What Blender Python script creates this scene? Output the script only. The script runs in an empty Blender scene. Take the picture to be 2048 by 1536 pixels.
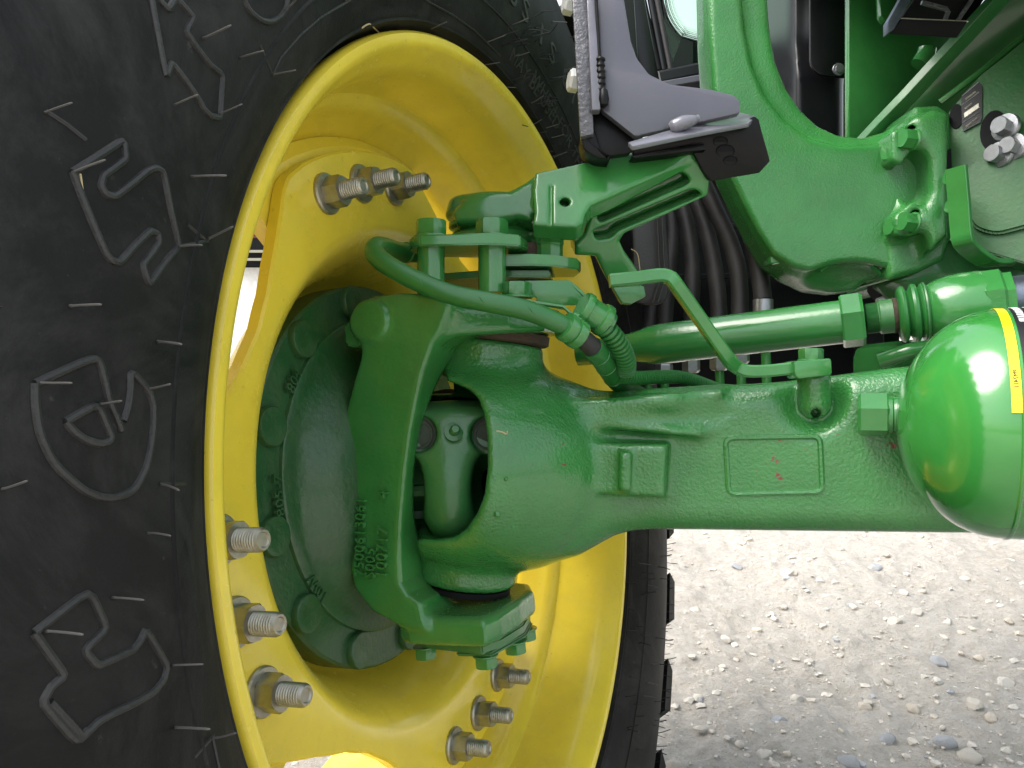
import bpy, bmesh, math, random
import numpy as np
from mathutils import Vector, Matrix, Quaternion
import openvdb
random.seed(7); rng = np.random.default_rng(7)
SC = bpy.context.scene; COL = SC.collection
PI = math.pi; R_ = math.radians
# ------------------------------------------------------------------ camera, sky, sun, exposure
F = 1600.0                                   # focal length in photo pixels (2048 wide)
PITCH = R_(8.0); CAMH = 0.84
CP, SP = math.cos(PITCH), math.sin(PITCH)
def W(p):                                    # view frame (x right, y up, z depth) -> world
    p = np.asarray(p, float)
    return np.stack([p[..., 0], p[..., 2]*CP + p[..., 1]*SP, p[..., 1]*CP - p[..., 2]*SP + CAMH], -1)
cam = bpy.data.objects.new("camera", bpy.data.cameras.new("camera")); COL.objects.link(cam)
cam.data.sensor_width = 36; cam.data.lens = 36*F/2048; cam.data.clip_start = 0.02; cam.data.clip_end = 500
cam.location = (0, 0, CAMH); cam.rotation_euler = (PI/2 - PITCH, 0, 0); SC.camera = cam
SUN_EL, SUN_AZ = R_(54), R_(-105)            # azimuth clockwise from +Y
world = bpy.data.worlds.new("World"); SC.world = world; world.use_nodes = True
wn = world.node_tree; bg = wn.nodes["Background"]
sky = wn.nodes.new("ShaderNodeTexSky"); sky.sky_type = 'NISHITA'; sky.sun_disc = False
sky.sun_elevation = SUN_EL; sky.sun_rotation = SUN_AZ; sky.air_density = 1.6; sky.dust_density = 4.0; sky.ozone_density = 1.0
hs = wn.nodes.new('ShaderNodeHueSaturation'); hs.inputs['Saturation'].default_value = .45
wn.links.new(sky.outputs[0], hs.inputs['Color']); wn.links.new(hs.outputs[0], bg.inputs[0]); bg.inputs[1].default_value = 0.15
sun = bpy.data.objects.new("sun", bpy.data.lights.new("sun", 'SUN')); COL.objects.link(sun)
sun.data.energy = 1.5; sun.data.angle = R_(45); sun.data.color = (1.0, 0.96, 0.9)
sd = Vector((math.sin(SUN_AZ)*math.cos(SUN_EL), math.cos(SUN_AZ)*math.cos(SUN_EL), math.sin(SUN_EL)))
sun.rotation_euler = sd.to_track_quat('Z', 'Y').to_euler(); sun.location = (0, -2, 4)
SC.view_settings.view_transform = 'Standard'; SC.view_settings.look = 'None'
SC.view_settings.exposure = 1.32; SC.view_settings.gamma = 1.0

# ------------------------------------------------------------------ wheel frame (from a circle fit of the rim)
C0 = np.array([-.0003, -.0761, .7451])
NA = np.array([.91586315, .08390125, -.39262612])          # inboard axis
UA = np.array([-.39401538, 0., -.91910384])                # towards the viewer
VA = np.array([-.07711396, .99647407, .03305838])          # up
def WF(u, v, a):
    u = np.asarray(u, float); v = np.asarray(v, float); a = np.asarray(a, float)
    return C0 + u[..., None]*UA + v[..., None]*VA + a[..., None]*NA
def V(px, py, z): return np.array([(px-1024)/F*z, -(py-768)/F*z, z])
def ray(px, py): return np.array([(px-1024)/F, -(py-768)/F, 1.0])
def on_plane(px, py, o, n):
    d = ray(px, py); return d*(np.dot(o, n)/np.dot(d, n))
def hit_u(px, py, u0):                       # pixel on plane u=u0 -> (a, v)
    h = on_plane(px, py, C0+u0*UA, UA) - C0
    return float(h@NA), float(h@VA)
def hit_a(px, py, a0):
    h = on_plane(px, py, C0+a0*NA, NA) - C0 - a0*NA
    return float(h@UA), float(h@VA)
def unit(v): v = np.asarray(v, float); return v/np.linalg.norm(v)

# ------------------------------------------------------------------ materials
def nt(name):
    m = bpy.data.materials.new(name); m.use_nodes = True; n = m.node_tree
    return m, n, n.nodes["Principled BSDF"]
def tc(n): return n.nodes.new("ShaderNodeTexCoord").outputs["Object"]
def noise(n, scale, detail=4, rough=.55, vec=None, dist=0):
    t = n.nodes.new("ShaderNodeTexNoise"); t.inputs["Scale"].default_value = scale
    t.inputs["Detail"].default_value = detail; t.inputs["Roughness"].default_value = rough; t.inputs["Distortion"].default_value = dist
    n.links.new(vec if vec is not None else tc(n), t.inputs["Vector"]); return t.outputs["Fac"]
def ramp(n, fac, stops):
    r = n.nodes.new("ShaderNodeValToRGB"); e = r.color_ramp.elements
    while len(e) < len(stops): e.new(.5)
    for k, (p, c) in enumerate(stops):
        e[k].position = p; e[k].color = (c[0], c[1], c[2], 1) if hasattr(c, '__len__') else (c, c, c, 1)
    n.links.new(fac, r.inputs[0]); return r.outputs[0]
def mixc(n, fac, a, b):
    m = n.nodes.new("ShaderNodeMix"); m.data_type = 'RGBA'
    for s, v in ((0, fac), (6, a), (7, b)):
        if hasattr(v, 'is_linked'): n.links.new(v, m.inputs[s])
        else: m.inputs[s].default_value = v if s == 0 else (*v, 1)
    return m.outputs[2]
def math_(n, op, a, b=0.0):
    m = n.nodes.new("ShaderNodeMath"); m.operation = op
    for s, v in ((0, a), (1, b)):
        if hasattr(v, 'is_linked'): n.links.new(v, m.inputs[s])
        else: m.inputs[s].default_value = v
    return m.outputs[0]
def bump(n, b, layers):
    prev = None
    for h, st, d in layers:
        bn = n.nodes.new("ShaderNodeBump"); bn.inputs["Strength"].default_value = st; bn.inputs["Distance"].default_value = d
        n.links.new(h, bn.inputs["Height"])
        if prev is not None: n.links.new(prev, bn.inputs["Normal"])
        prev = bn.outputs[0]
    n.links.new(prev, b.inputs["Normal"])
def paint(name, col, rough=.3, cast=0.0, cs=230, dust=0.0, chips=0.0, dustcol=(.16, .13, .09), coat=.3, fine=.06, fs=1500, var=.25, updust=0.0, spec=.5, grime=0.0):
    m, n, b = nt(name)
    c2 = tuple(x*(1-var) for x in col)
    base = mixc(n, ramp(n, noise(n, 14, 5), [(.35, 0), (.7, 1)]), c2, col)
    rg = None
    if dust > 0:
        d = ramp(n, noise(n, 22, 8, .7), [(.5-dust*.35, 0), (.85, 1)])
        d2 = math_(n, 'MULTIPLY', d, dust)
        if updust > 0:
            g = n.nodes.new("ShaderNodeNewGeometry"); s = n.nodes.new("ShaderNodeSeparateXYZ"); n.links.new(g.outputs["Normal"], s.inputs[0])
            u = ramp(n, s.outputs[2], [(.3, 0), (.95, 1)])
            d2 = math_(n, 'ADD', d2, math_(n, 'MULTIPLY', u, updust))
        sp = ramp(n, noise(n, 420, 2, .5), [(.66, 0), (.72, 1)])
        d3 = math_(n, 'MINIMUM', math_(n, 'ADD', d2, math_(n, 'MULTIPLY', sp, dust*.5)), 1.0)
        base = mixc(n, d3, base, dustcol)
        rg = math_(n, 'ADD', rough, math_(n, 'MULTIPLY', d3, .6))
    b.inputs['Specular IOR Level'].default_value = spec
    if chips > 0:
        ch = ramp(n, math_(n, 'MULTIPLY', noise(n, 95, 5, .7, dist=.3), noise(n, 12, 2)), [(.415-chips*.02, 0), (.42-chips*.02, 1)])
        base = mixc(n, ch, base, (.17, .05, .03))
    if grime > 0:
        g1 = ramp(n, noise(n, 11, 9, .72, dist=.8), [(.56, 0), (.72, 1)]); g2 = ramp(n, noise(n, 170, 3, .6), [(.675, 0), (.73, 1)])
        gm_ = math_(n, 'MULTIPLY', math_(n, 'MINIMUM', math_(n, 'ADD', math_(n, 'MULTIPLY', g1, .5), g2), 1.0), grime*.7)
        base = mixc(n, gm_, base, (.035, .045, .02))
    n.links.new(base, b.inputs["Base Color"])
    if rg is not None: n.links.new(rg, b.inputs["Roughness"])
    else:
        n.links.new(math_(n, 'ADD', rough-.05, math_(n, 'MULTIPLY', noise(n, 60, 4), .12)), b.inputs["Roughness"])
    b.inputs["Coat Weight"].default_value = coat; b.inputs["Coat Roughness"].default_value = .12
    L = [(noise(n, fs, 2), fine, .0004)]
    if cast > 0: L = [(noise(n, cs, 2.5, .5), cast, .002), (noise(n, 45, 3), cast*.4, .004)] + L
    bump(n, b, L)
    return m
GR = (.038, .215, .048)
M = {}
M['green'] = paint('green paint', GR, .19, cast=.1, dust=.1, coat=.5)
M['green_cast'] = paint('green cast paint', GR, .17, cast=.6, cs=380, dust=.12, chips=.5, coat=.5, grime=.5)
M['green_cast2'] = paint('green textured paint', GR, .22, cast=.4, cs=480, dust=.15)
M['green_knuckle'] = paint('green knuckle paint', GR, .15, cast=.25, cs=240, dust=.14, updust=.15, grime=.4)
M['green_dusty'] = paint('dusty green paint', (.03, .17, .045), .35, cast=.2, dust=.25, updust=.1)
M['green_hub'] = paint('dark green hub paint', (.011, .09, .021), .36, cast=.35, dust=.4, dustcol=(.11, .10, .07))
M['green_gloss'] = paint('gloss green paint', (.04, .26, .045), .12, coat=.9, fine=.12, fs=500)
M['green_hose'] = paint('green painted rubber', (.018, .16, .03), .4, cast=.1, dust=.15)
M['green_panel'] = paint('green body panel', (.034, .18, .045), .28, dust=.3, coat=.4)
M['yellow'] = paint('yellow paint', (.80, .62, .05), .24, grime=.3, cast=.06, cs=60, dust=.16, dustcol=(.2, .15, .06), coat=.3, var=.1)
M['yellow_rim'] = paint('yellow rim paint', (.82, .64, .055), .22, grime=.4, cast=.05, cs=50, dust=.2, dustcol=(.22, .16, .06), var=.1)
M['green_shade'] = paint('shaded green housing paint', (.024, .14, .034), .42, cast=.2, dust=.25, coat=.1)  # darker copy of the green; shade on the engine wall is in its colour
M['yellow_label'] = paint('yellow label', (.85, .66, .01), .3, var=.02)
M['black'] = paint('black gloss paint', (.004, .004, .0045), .38, cast=.2, cs=120, coat=.0, dust=.0, spec=.22)
M['sheen_black'] = paint('black paint with sky sheen', (.16, .16, .19), .3, cast=.3, cs=90, coat=.6)  # black paint lightened to grey, the sky's reflection is in the colour
M['black_tex'] = paint('rough black paint', (.10, .10, .115), .38, cast=1.0, cs=260, coat=.4)
M['sheen_grey'] = paint('black plate with painted grey sheen', (.085, .085, .105), .28, cast=.05, cs=40, dust=.1, dustcol=(.25, .25, .27), coat=.2, var=.05)  # sky sheen of black gloss paint put into a grey base
M['black_plastic'] = paint('black plastic', (.006, .0065, .008), .32, dust=.03, coat=.0, spec=.35)
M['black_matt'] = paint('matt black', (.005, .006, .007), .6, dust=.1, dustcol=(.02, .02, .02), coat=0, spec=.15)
M['label_black'] = paint('black label', (.004, .004, .006), .45, var=0, coat=0)
M['label_white'] = paint('white print', (.8, .8, .8), .4, var=0)
M['dirt_brown'] = paint('dirt seal', (.05, .03, .02), .8, cast=.5, dust=.4, coat=0)
M['green_dark'] = paint('dark dusty green', (.03, .06, .03), .5, cast=.3, dust=.5, dustcol=(.07, .06, .045), coat=0)
M['white_paint'] = paint('white paint', (.85, .85, .82), .4)
M['red_paint'] = paint('red paint', (.45, .06, .05), .4, dust=.3)
M['hose_rubber'] = paint('black hose rubber', (.014, .013, .014), .5, cast=.2, cs=500, dust=.35, dustcol=(.08, .075, .07), coat=0)
M['straw'] = paint('straw', (.5, .4, .2), .7)
def zinc(name, col, dark=.4):
    m, n, b = nt(name)
    n.links.new(mixc(n, noise(n, 160, 5), tuple(c*dark for c in col), col), b.inputs["Base Color"])
    b.inputs["Metallic"].default_value = .85
    n.links.new(math_(n, 'ADD', .22, math_(n, 'MULTIPLY', noise(n, 300, 4), .3)), b.inputs["Roughness"])
    bump(n, b, [(noise(n, 600, 3), .25, .0005)]); return m
M['zinc'] = zinc('zinc plated steel', (.50, .48, .40), .5)
M['steel'] = zinc('bright steel', (.42, .43, .45), .6)
M['chrome'] = zinc('dark chrome', (.16, .19, .24), .6)
def rubber():
    m, n, b = nt('tyre rubber')
    base = mixc(n, ramp(n, noise(n, 5, 6, .65), [(.35, 0), (.75, 1)]), (.005, .005, .0048), (.014, .0137, .013))
    base = mixc(n, math_(n, 'MULTIPLY', ramp(n, noise(n, 9, 9, .75, dist=1.2), [(.46, 0), (.78, 1)]), .5), base, (.062, .061, .058))
    base = mixc(n, math_(n, 'MULTIPLY', ramp(n, noise(n, 160, 3, .6), [(.69, 0), (.77, 1)]), .35), base, (.10, .095, .085))
    # brown bloom next to the bead
    n.links.new(base, b.inputs["Base Color"])
    n.links.new(math_(n, 'ADD', .5, math_(n, 'MULTIPLY', noise(n, 8, 5), .25)), b.inputs["Roughness"])
    b.inputs["Specular IOR Level"].default_value = .2
    bump(n, b, [(noise(n, 60, 5, .6), .25, .002), (noise(n, 700, 3), .3, .0006)])
    return m
M['rubber'] = rubber()
M['rubber_edge'] = paint('pale scuffed rubber', (.020, .020, .019), .48, cast=.3, cs=400, dust=.3, dustcol=(.08, .077, .07), coat=0)
M['hair'] = paint('pale rubber hair', (.12, .115, .105), .6, coat=0)
M['hair_dark'] = paint('dark rubber hair', (.02, .02, .02), .6, coat=0)
def glass():
    m, n, b = nt('cab glass'); out = n.nodes["Material Output"]
    tr = n.nodes.new("ShaderNodeBsdfTransparent"); tr.inputs[0].default_value = (.86, .97, .86, 1)
    gl = n.nodes.new("ShaderNodeBsdfGlossy"); gl.inputs["Roughness"].default_value = .02
    fr = n.nodes.new("ShaderNodeFresnel"); fr.inputs[0].default_value = 1.5; mx = n.nodes.new("ShaderNodeMixShader")
    n.links.new(fr.outputs[0], mx.inputs[0]); n.links.new(tr.outputs[0], mx.inputs[1]); n.links.new(gl.outputs[0], mx.inputs[2]); n.links.new(mx.outputs[0], out.inputs[0])
    return m
M['glass'] = glass()
def ground_mat():
    m, n, b = nt('pale gravel dirt')
    t = tc(n)
    a = mixc(n, ramp(n, noise(n, 1.6, 6, .6, t), [(.3, 0), (.7, 1)]), (.45, .405, .345), (.57, .53, .47))
    a = mixc(n, ramp(n, noise(n, 45, 6, .7, t), [(.4, 0), (.75, 1)]), a, (.64, .61, .56))
    a = mixc(n, math_(n, 'MULTIPLY', ramp(n, noise(n, 110, 5, .7, t), [(.28, 1), (.45, 0)]), .6), a, (.24, .21, .18))
    n.links.new(a, b.inputs["Base Color"]); b.inputs["Roughness"].default_value = .95
    bump(n, b, [(noise(n, 38, 10, .75, t), 1.0, .018), (noise(n, 260, 6, .75, t), .8, .005)])
    return m
M['ground'] = ground_mat()
def stone_mat(name, c1, c2):
    m, n, b = nt(name)
    n.links.new(mixc(n, ramp(n, noise(n, 60, 6, .7), [(.35, 0), (.7, 1)]), c1, c2), b.inputs["Base Color"])
    b.inputs["Roughness"].default_value = .9; bump(n, b, [(noise(n, 220, 6, .7), .6, .003)]); return m
ST = [stone_mat('pale stone', (.42, .385, .33), (.60, .56, .50)), stone_mat('buff stone', (.42, .37, .30), (.58, .53, .46)),
      stone_mat('blue grey stone', (.26, .27, .29), (.42, .43, .44)), stone_mat('dusty stone', (.45, .42, .37), (.63, .60, .55))]

# ------------------------------------------------------------------ object helpers
WLOC = {}
def link(o, parent):
    COL.objects.link(o)
    if parent is not None: o.parent = parent
def obj(name, verts, faces, mat, parent=None, smooth=True, view=True, label=None, uvsmooth=None, mats=None, midx=None):
    v = W(verts) if view else np.asarray(verts, float)
    c = (v.min(0)+v.max(0))/2
    me = bpy.data.meshes.new(name); me.from_pydata((v-c).tolist(), [], [list(f) for f in faces])
    me.materials.append(mat)
    if mats:
        for mm in mats: me.materials.append(mm)
        me.polygons.foreach_set('material_index', midx)
    if smooth:
        me.shade_smooth()
        if smooth != 'all': me.set_sharp_from_angle(angle=R_(38))
    bm = bmesh.new(); bm.from_mesh(me); bmesh.ops.recalc_face_normals(bm, faces=bm.faces); bm.to_mesh(me); bm.free()
    o = bpy.data.objects.new(name, me); link(o, parent)
    pl = WLOC.get(parent.name, np.zeros(3)) if parent is not None else np.zeros(3)
    o.location = c - pl; WLOC[o.name] = c
    if label: o['label'] = label
    return o
def empty(name, wloc, parent=None, label=None):
    o = bpy.data.objects.new(name, None); o.empty_display_size = .05; link(o, parent)
    pl = WLOC.get(parent.name, np.zeros(3)) if parent is not None else np.zeros(3)
    o.location = np.asarray(wloc) - pl; WLOC[o.name] = np.asarray(wloc, float)
    if label: o['label'] = label
    return o
def inst(name, me, vloc, vaxis, parent, roll=0.0, scale=1.0, label=None):
    """place shared mesh (built along +Z, world orientation) at a view-frame point, pointing along a view-frame axis"""
    o = bpy.data.objects.new(name, me); link(o, parent)
    w = W(np.asarray(vloc)); ax = W(np.asarray(vaxis)) - W(np.zeros(3))
    q = Vector(ax).to_track_quat('Z', 'Y') @ Quaternion((0, 0, 1), roll)
    o.rotation_mode = 'QUATERNION'; o.rotation_quaternion = q; o.scale = (scale,)*3
    o.location = w - WLOC.get(parent.name, np.zeros(3))
    if label: o['label'] = label
    return o
class MB:
    def __init__(s): s.v = []; s.f = []
    def add(s, v, f):
        k = len(s.v); s.v += [tuple(map(float, p)) for p in v]; s.f += [[i+k for i in q] for q in f]; return s
    def build(s, name, mat, parent, **kw): return obj(name, np.array(s.v), s.f, mat, parent, **kw)
def frame(ax, ref=(0, 1, 0)):
    ax = unit(ax); ref = np.asarray(ref, float)
    if abs(ax@ref) > .95: ref = np.array([0, 0, 1.])
    a = unit(np.cross(ref, ax)); b = np.cross(ax, a); return a, b, ax
def lathe(o, ax, prof, n=48, closed=False, ref=(0, 1, 0), t0=0, t1=2*PI, caps=True):
    """prof: list of (r, h) along ax from o"""
    a, b, ax = frame(ax, ref); full = abs(t1-t0-2*PI) < 1e-6
    th = np.linspace(t0, t1, n, endpoint=not full)
    v = []
    for r, h in prof:
        for t in th: v.append(o + ax*h + r*(math.cos(t)*a + math.sin(t)*b))
    f = []; m = len(prof)
    for i in range(m-1 + (1 if closed else 0)):
        j = (i+1) % m
        for k in range(n if full else n-1):
            l = (k+1) % n; f.append((i*n+k, i*n+l, j*n+l, j*n+k))
    if not closed and full and caps:
        if prof[0][0] > 1e-6: f.append(tuple(range(n))[::-1])
        if prof[-1][0] > 1e-6: f.append(tuple(range((m-1)*n, m*n)))
    return v, f
def catmull(P, k=8):
    P = [np.asarray(p, float) for p in P]; Q = [2*P[0]-P[1]] + P + [2*P[-1]-P[-2]]; out = []
    for i in range(1, len(Q)-2):
        for t in np.linspace(0, 1, k, endpoint=False):
            a, b, c, d = Q[i-1:i+3]
            out.append(.5*((2*b)+(c-a)*t+(2*a-5*b+4*c-d)*t*t+(3*b-a-3*c+d)*t**3))
    out.append(P[-1]); return np.array(out)
def tube(P, r, n=12, caps=True):
    P = np.asarray(P, float); m = len(P); r = np.broadcast_to(np.asarray(r, float), (m,))
    T = np.gradient(P, axis=0); T /= np.linalg.norm(T, axis=1)[:, None]+1e-12
    a, b, _ = frame(T[0]); v = []; 
    for i in range(m):
        a = a - T[i]*(a@T[i]); a = unit(a); b = np.cross(T[i], a)
        for k in range(n):
            t = 2*PI*k/n; v.append(P[i] + r[i]*(math.cos(t)*a+math.sin(t)*b))
    f = [(i*n+k, i*n+(k+1) % n, (i+1)*n+(k+1) % n, (i+1)*n+k) for i in range(m-1) for k in range(n)]
    if caps: f += [tuple(range(n))[::-1], tuple(range((m-1)*n, m*n))]
    return v, f
def beam(P, w, h, up=(0, 0, -1), ch=.25):
    """bent flat/square bar along P, chamfered section; up = direction of h"""
    P = np.asarray(P, float); m = len(P); v = []
    c = min(w, h)*ch; sec = [(-w+c, -h), (w-c, -h), (w, -h+c), (w, h-c), (w-c, h), (-w+c, h), (-w, h-c), (-w, -h+c)]
    T = np.gradient(P, axis=0); T /= np.linalg.norm(T, axis=1)[:, None]
    for i in range(m):
        b = unit(np.asarray(up)-T[i]*(np.asarray(up)@T[i])); a = np.cross(b, T[i])
        for x, y in sec: v.append(P[i]+x*a+y*b)
    n = 8
    f = [(i*n+k, i*n+(k+1) % n, (i+1)*n+(k+1) % n, (i+1)*n+k) for i in range(m-1) for k in range(n)]
    f += [tuple(range(n))[::-1], tuple(range((m-1)*n, m*n))]
    return v, f
def plate(name, pp, z, th, mat, parent, n=(0, 0, -1), bev=.002, seg=2, label=None, holes=None, smooth=True, at=None):
    """solid plate: photo outline laid on its own plane (through the outline's centre at depth z, normal n) and given thickness"""
    pp = np.array(pp, float); n = unit(n); c = pp.mean(0) if at is None else np.array(at, float); o = V(c[0], c[1], z)
    q = np.array([on_plane(x, y, o, n) for x, y in pp])
    bm = bmesh.new(); a = [bm.verts.new(p) for p in q]; b = [bm.verts.new(p - n*th) for p in q]; k = len(q)
    bm.faces.new(a); bm.faces.new(b[::-1])
    for i in range(k): bm.faces.new((a[i], b[i], b[(i+1) % k], a[(i+1) % k]))
    bmesh.ops.recalc_face_normals(bm, faces=bm.faces)
    if bev > 0: bmesh.ops.bevel(bm, geom=list(bm.edges), offset=bev, segments=seg, affect='EDGES', profile=.5)
    bm.verts.ensure_lookup_table(); bm.verts.index_update()
    vs = [tuple(x.co) for x in bm.verts]; fs = [[y.index for y in x.verts] for x in bm.faces]; bm.free()
    return obj(name, np.array(vs), fs, mat, parent, smooth=smooth, label=label)
def rnd(pp, r=10, k=4):
    """round the corners of a pixel outline"""
    pp = [np.array(p, float) for p in pp]; out = []; m = len(pp)
    for i in range(m):
        p, a, b = pp[i], pp[i-1], pp[(i+1) % m]
        la, lb = np.linalg.norm(a-p), np.linalg.norm(b-p); rr = min(r, la*.45, lb*.45)
        s, e = p+(a-p)/la*rr, p+(b-p)/lb*rr
        for t in np.linspace(0, 1, k): out.append((1-t)**2*s+2*t*(1-t)*p+t*t*e)
    return out
def hexmesh(name, r, h, mat, flange=0.0, fh=0.0, stud=0.0, sl=0.0, thread=True, chamf=.12, mat2=None):
    """hexagon head/nut along +Z with optional flange washer and threaded stud end"""
    bm_v = []; bm_f = []
    def add(v, f):
        k = len(bm_v); bm_v.extend(v); bm_f.extend([[i+k for i in q] for q in f])
    O = np.zeros(3); Z = np.array([0, 0, 1.])
    if flange: add(*lathe(O, Z, [(flange, 0), (flange, fh*.6), (flange*.94, fh), (r*.8, fh*1.15)], 28))
    rows = []
    for z, s in ((fh, .93), (fh+h*chamf*.6, 1), (fh+h*(1-chamf), 1), (fh+h, .9)):
        ring = []
        for k in range(24):
            t = 2*PI*k/24; rh = r*math.cos(PI/6)/math.cos(((t+PI/6) % (PI/3))-PI/6)
            rr = min(rh, r*s) if s < 1 else rh
            ring.append((rr*math.cos(t), rr*math.sin(t), z))
        rows.append(ring)
    v = [p for q in rows for p in q]
    f = [(i*24+k, i*24+(k+1) % 24, (i+1)*24+(k+1) % 24, (i+1)*24+k) for i in range(3) for k in range(24)] + [tuple(range(24))[::-1], tuple(range(72, 96))]
    add(v, f)
    if stud:
        z0 = fh+h*.9; pr = [(stud*.98, z0)]; p = stud*.26; z = z0
        while z < z0+sl-p*1.5:
            pr += [(stud*.90, z+p*.1), (stud, z+p*.5), (stud, z+p*.62), (stud*.90, z+p)] if thread else []
            z += p
            if not thread: break
        pr += [(stud*.95, z0+sl-p*.8), (stud*.8, z0+sl), (stud*.62, z0+sl), (stud*.52, z0+sl-p*.5)]
        add(*lathe(O, Z, pr, 22))
    me = bpy.data.meshes.new(name); me.from_pydata([tuple(map(float, p)) for p in bm_v], [], bm_f); me.materials.append(mat)
    me.shade_smooth(); me.set_sharp_from_angle(angle=R_(30))
    b = bmesh.new(); b.from_mesh(me); bmesh.ops.recalc_face_normals(b, faces=b.faces); b.to_mesh(me); b.free()
    return me
# ------------------------------------------------------------------ cast bodies from distance fields
class Field:
    def __init__(s, lo, hi, h, fr=None):
        s.lo = np.array(lo, float); s.h = h; s.n = np.ceil((np.array(hi)-s.lo)/h).astype(int)+1
        s.d = np.full(s.n, .05, np.float32); s.fr = fr
    def _blk(s, lo, hi, m):
        i0 = np.clip(np.floor((np.array(lo)-m-s.lo)/s.h).astype(int), 0, s.n-1); i1 = np.clip(np.ceil((np.array(hi)+m-s.lo)/s.h).astype(int)+1, 1, s.n)
        ax = [(s.lo[k]+s.h*np.arange(i0[k], i1[k])).astype(np.float32) for k in range(3)]
        return tuple(slice(i0[k], i1[k]) for k in range(3)), np.meshgrid(*ax, indexing='ij')
    def op(s, prim, k=.01, mode='add'):
        fn, lo, hi = prim; sl, P = s._blk(lo, hi, .03+k)
        d = fn(*P).astype(np.float32); a = s.d[sl]
        if mode == 'add': h = np.maximum(k-np.abs(a-d), 0)/k; s.d[sl] = np.minimum(a, d)-h*h*k*.25
        else: h = np.maximum(k-np.abs(a+d), 0)/k; s.d[sl] = np.maximum(a, -d)+h*h*k*.25
        return s
    def sub(s, prim, k=.004): return s.op(prim, k, 'sub')
    def mesh(s, name, mat, parent, **kw):
        g = openvdb.FloatGrid(.05); d = s.d.copy(); d[0], d[-1], d[:, 0], d[:, -1], d[:, :, 0], d[:, :, -1] = (.01,)*6
        g.copyFromArray(d); pts, tri, quad = g.convertToPolygons(isovalue=0.0, adaptivity=0.0)
        v = pts.astype(float)*s.h + s.lo
        if s.fr: v = s.fr(v)
        o = obj(name, v, [q[::-1] for q in quad.tolist()]+[t[::-1] for t in tri.tolist()], mat, parent, smooth='all', **kw)
        return o
def wf_from(v): return C0 + v[:, 0:1]*NA + v[:, 1:2]*UA + v[:, 2:3]*VA     # field axes (a, u, v)
def p_sph(c, r):
    c = np.array(c)
    return (lambda X, Y, Z: np.sqrt((X-c[0])**2+(Y-c[1])**2+(Z-c[2])**2)-r, c-r, c+r)
def p_ell(c, r):
    c = np.array(c); r = np.array(r)
    def f(X, Y, Z):
        q = np.sqrt(((X-c[0])/r[0])**2+((Y-c[1])/r[1])**2+((Z-c[2])/r[2])**2); g = np.sqrt(((X-c[0])/r[0]**2)**2+((Y-c[1])/r[1]**2)**2+((Z-c[2])/r[2]**2)**2)
        return q*(q-1)/np.maximum(g, 1e-3)
    return (f, c-r, c+r)
def p_cyl(a, b, r, rd=.003, r2=None):
    a = np.array(a, float); b = np.array(b, float); L = np.linalg.norm(b-a); ax = (b-a)/L; r2 = r if r2 is None else r2
    def f(X, Y, Z):
        x, y, z = X-a[0], Y-a[1], Z-a[2]; h = x*ax[0]+y*ax[1]+z*ax[2]
        q = np.sqrt(np.maximum(x*x+y*y+z*z-h*h, 0)); rr = r+(r2-r)*np.clip(h/L, 0, 1)
        dx = q-rr+rd; dy = np.abs(h-L/2)-L/2+rd
        return np.sqrt(np.maximum(dx, 0)**2+np.maximum(dy, 0)**2)+np.minimum(np.maximum(dx, dy), 0)-rd
    m = max(r, r2); return (f, np.minimum(a, b)-m, np.maximum(a, b)+m)
def p_cap(a, b, r1, r2=None):
    a = np.array(a, float); b = np.array(b, float); r2 = r1 if r2 is None else r2; d = b-a; dd = d@d
    def f(X, Y, Z):
        x, y, z = X-a[0], Y-a[1], Z-a[2]; t = np.clip((x*d[0]+y*d[1]+z*d[2])/dd, 0, 1)
        return np.sqrt((x-t*d[0])**2+(y-t*d[1])**2+(z-t*d[2])**2)-(r1+(r2-r1)*t)
    m = max(r1, r2); return (f, np.minimum(a, b)-m, np.maximum(a, b)+m)
def p_prism(poly, o, e1, e2, n0, n1, rd=.003):
    """poly in (e1,e2) coordinates about o, extruded n0..n1 along e1 x e2"""
    poly = np.array(poly, float); o = np.array(o, float); e1 = unit(e1); e2 = unit(e2); n = np.cross(e1, e2)
    q = np.concatenate([o+p[0]*e1+p[1]*e2+np.array([[n0*1.0], [n1*1.0]])*n for p in poly])
    def f(X, Y, Z):
        x, y, z = X-o[0], Y-o[1], Z-o[2]
        s = x*e1[0]+y*e1[1]+z*e1[2]; t = x*e2[0]+y*e2[1]+z*e2[2]; h = x*n[0]+y*n[1]+z*n[2]
        D = np.full(s.shape, 1e9, np.float32); ins = np.zeros(s.shape, bool)
        for i in range(len(poly)):
            a, b = poly[i-1], poly[i]; e = b-a; wx, wy = s-a[0], t-a[1]
            k = np.clip((wx*e[0]+wy*e[1])/(e@e), 0, 1); D = np.minimum(D, (wx-e[0]*k)**2+(wy-e[1]*k)**2)
            c = ((a[1] <= t) & (b[1] > t)) | ((b[1] <= t) & (a[1] > t))
            if abs(e[1]) > 1e-12: ins ^= c & (s < a[0]+(t-a[1])/e[1]*e[0])
        d2 = np.sqrt(D); d2 = np.where(ins, -d2, d2)+rd; dy = np.abs(h-(n0+n1)/2)-abs(n1-n0)/2+rd
        return np.sqrt(np.maximum(d2, 0)**2+np.maximum(dy, 0)**2)+np.minimum(np.maximum(d2, dy), 0)-rd
    return (f, q.min(0), q.max(0))
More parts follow.
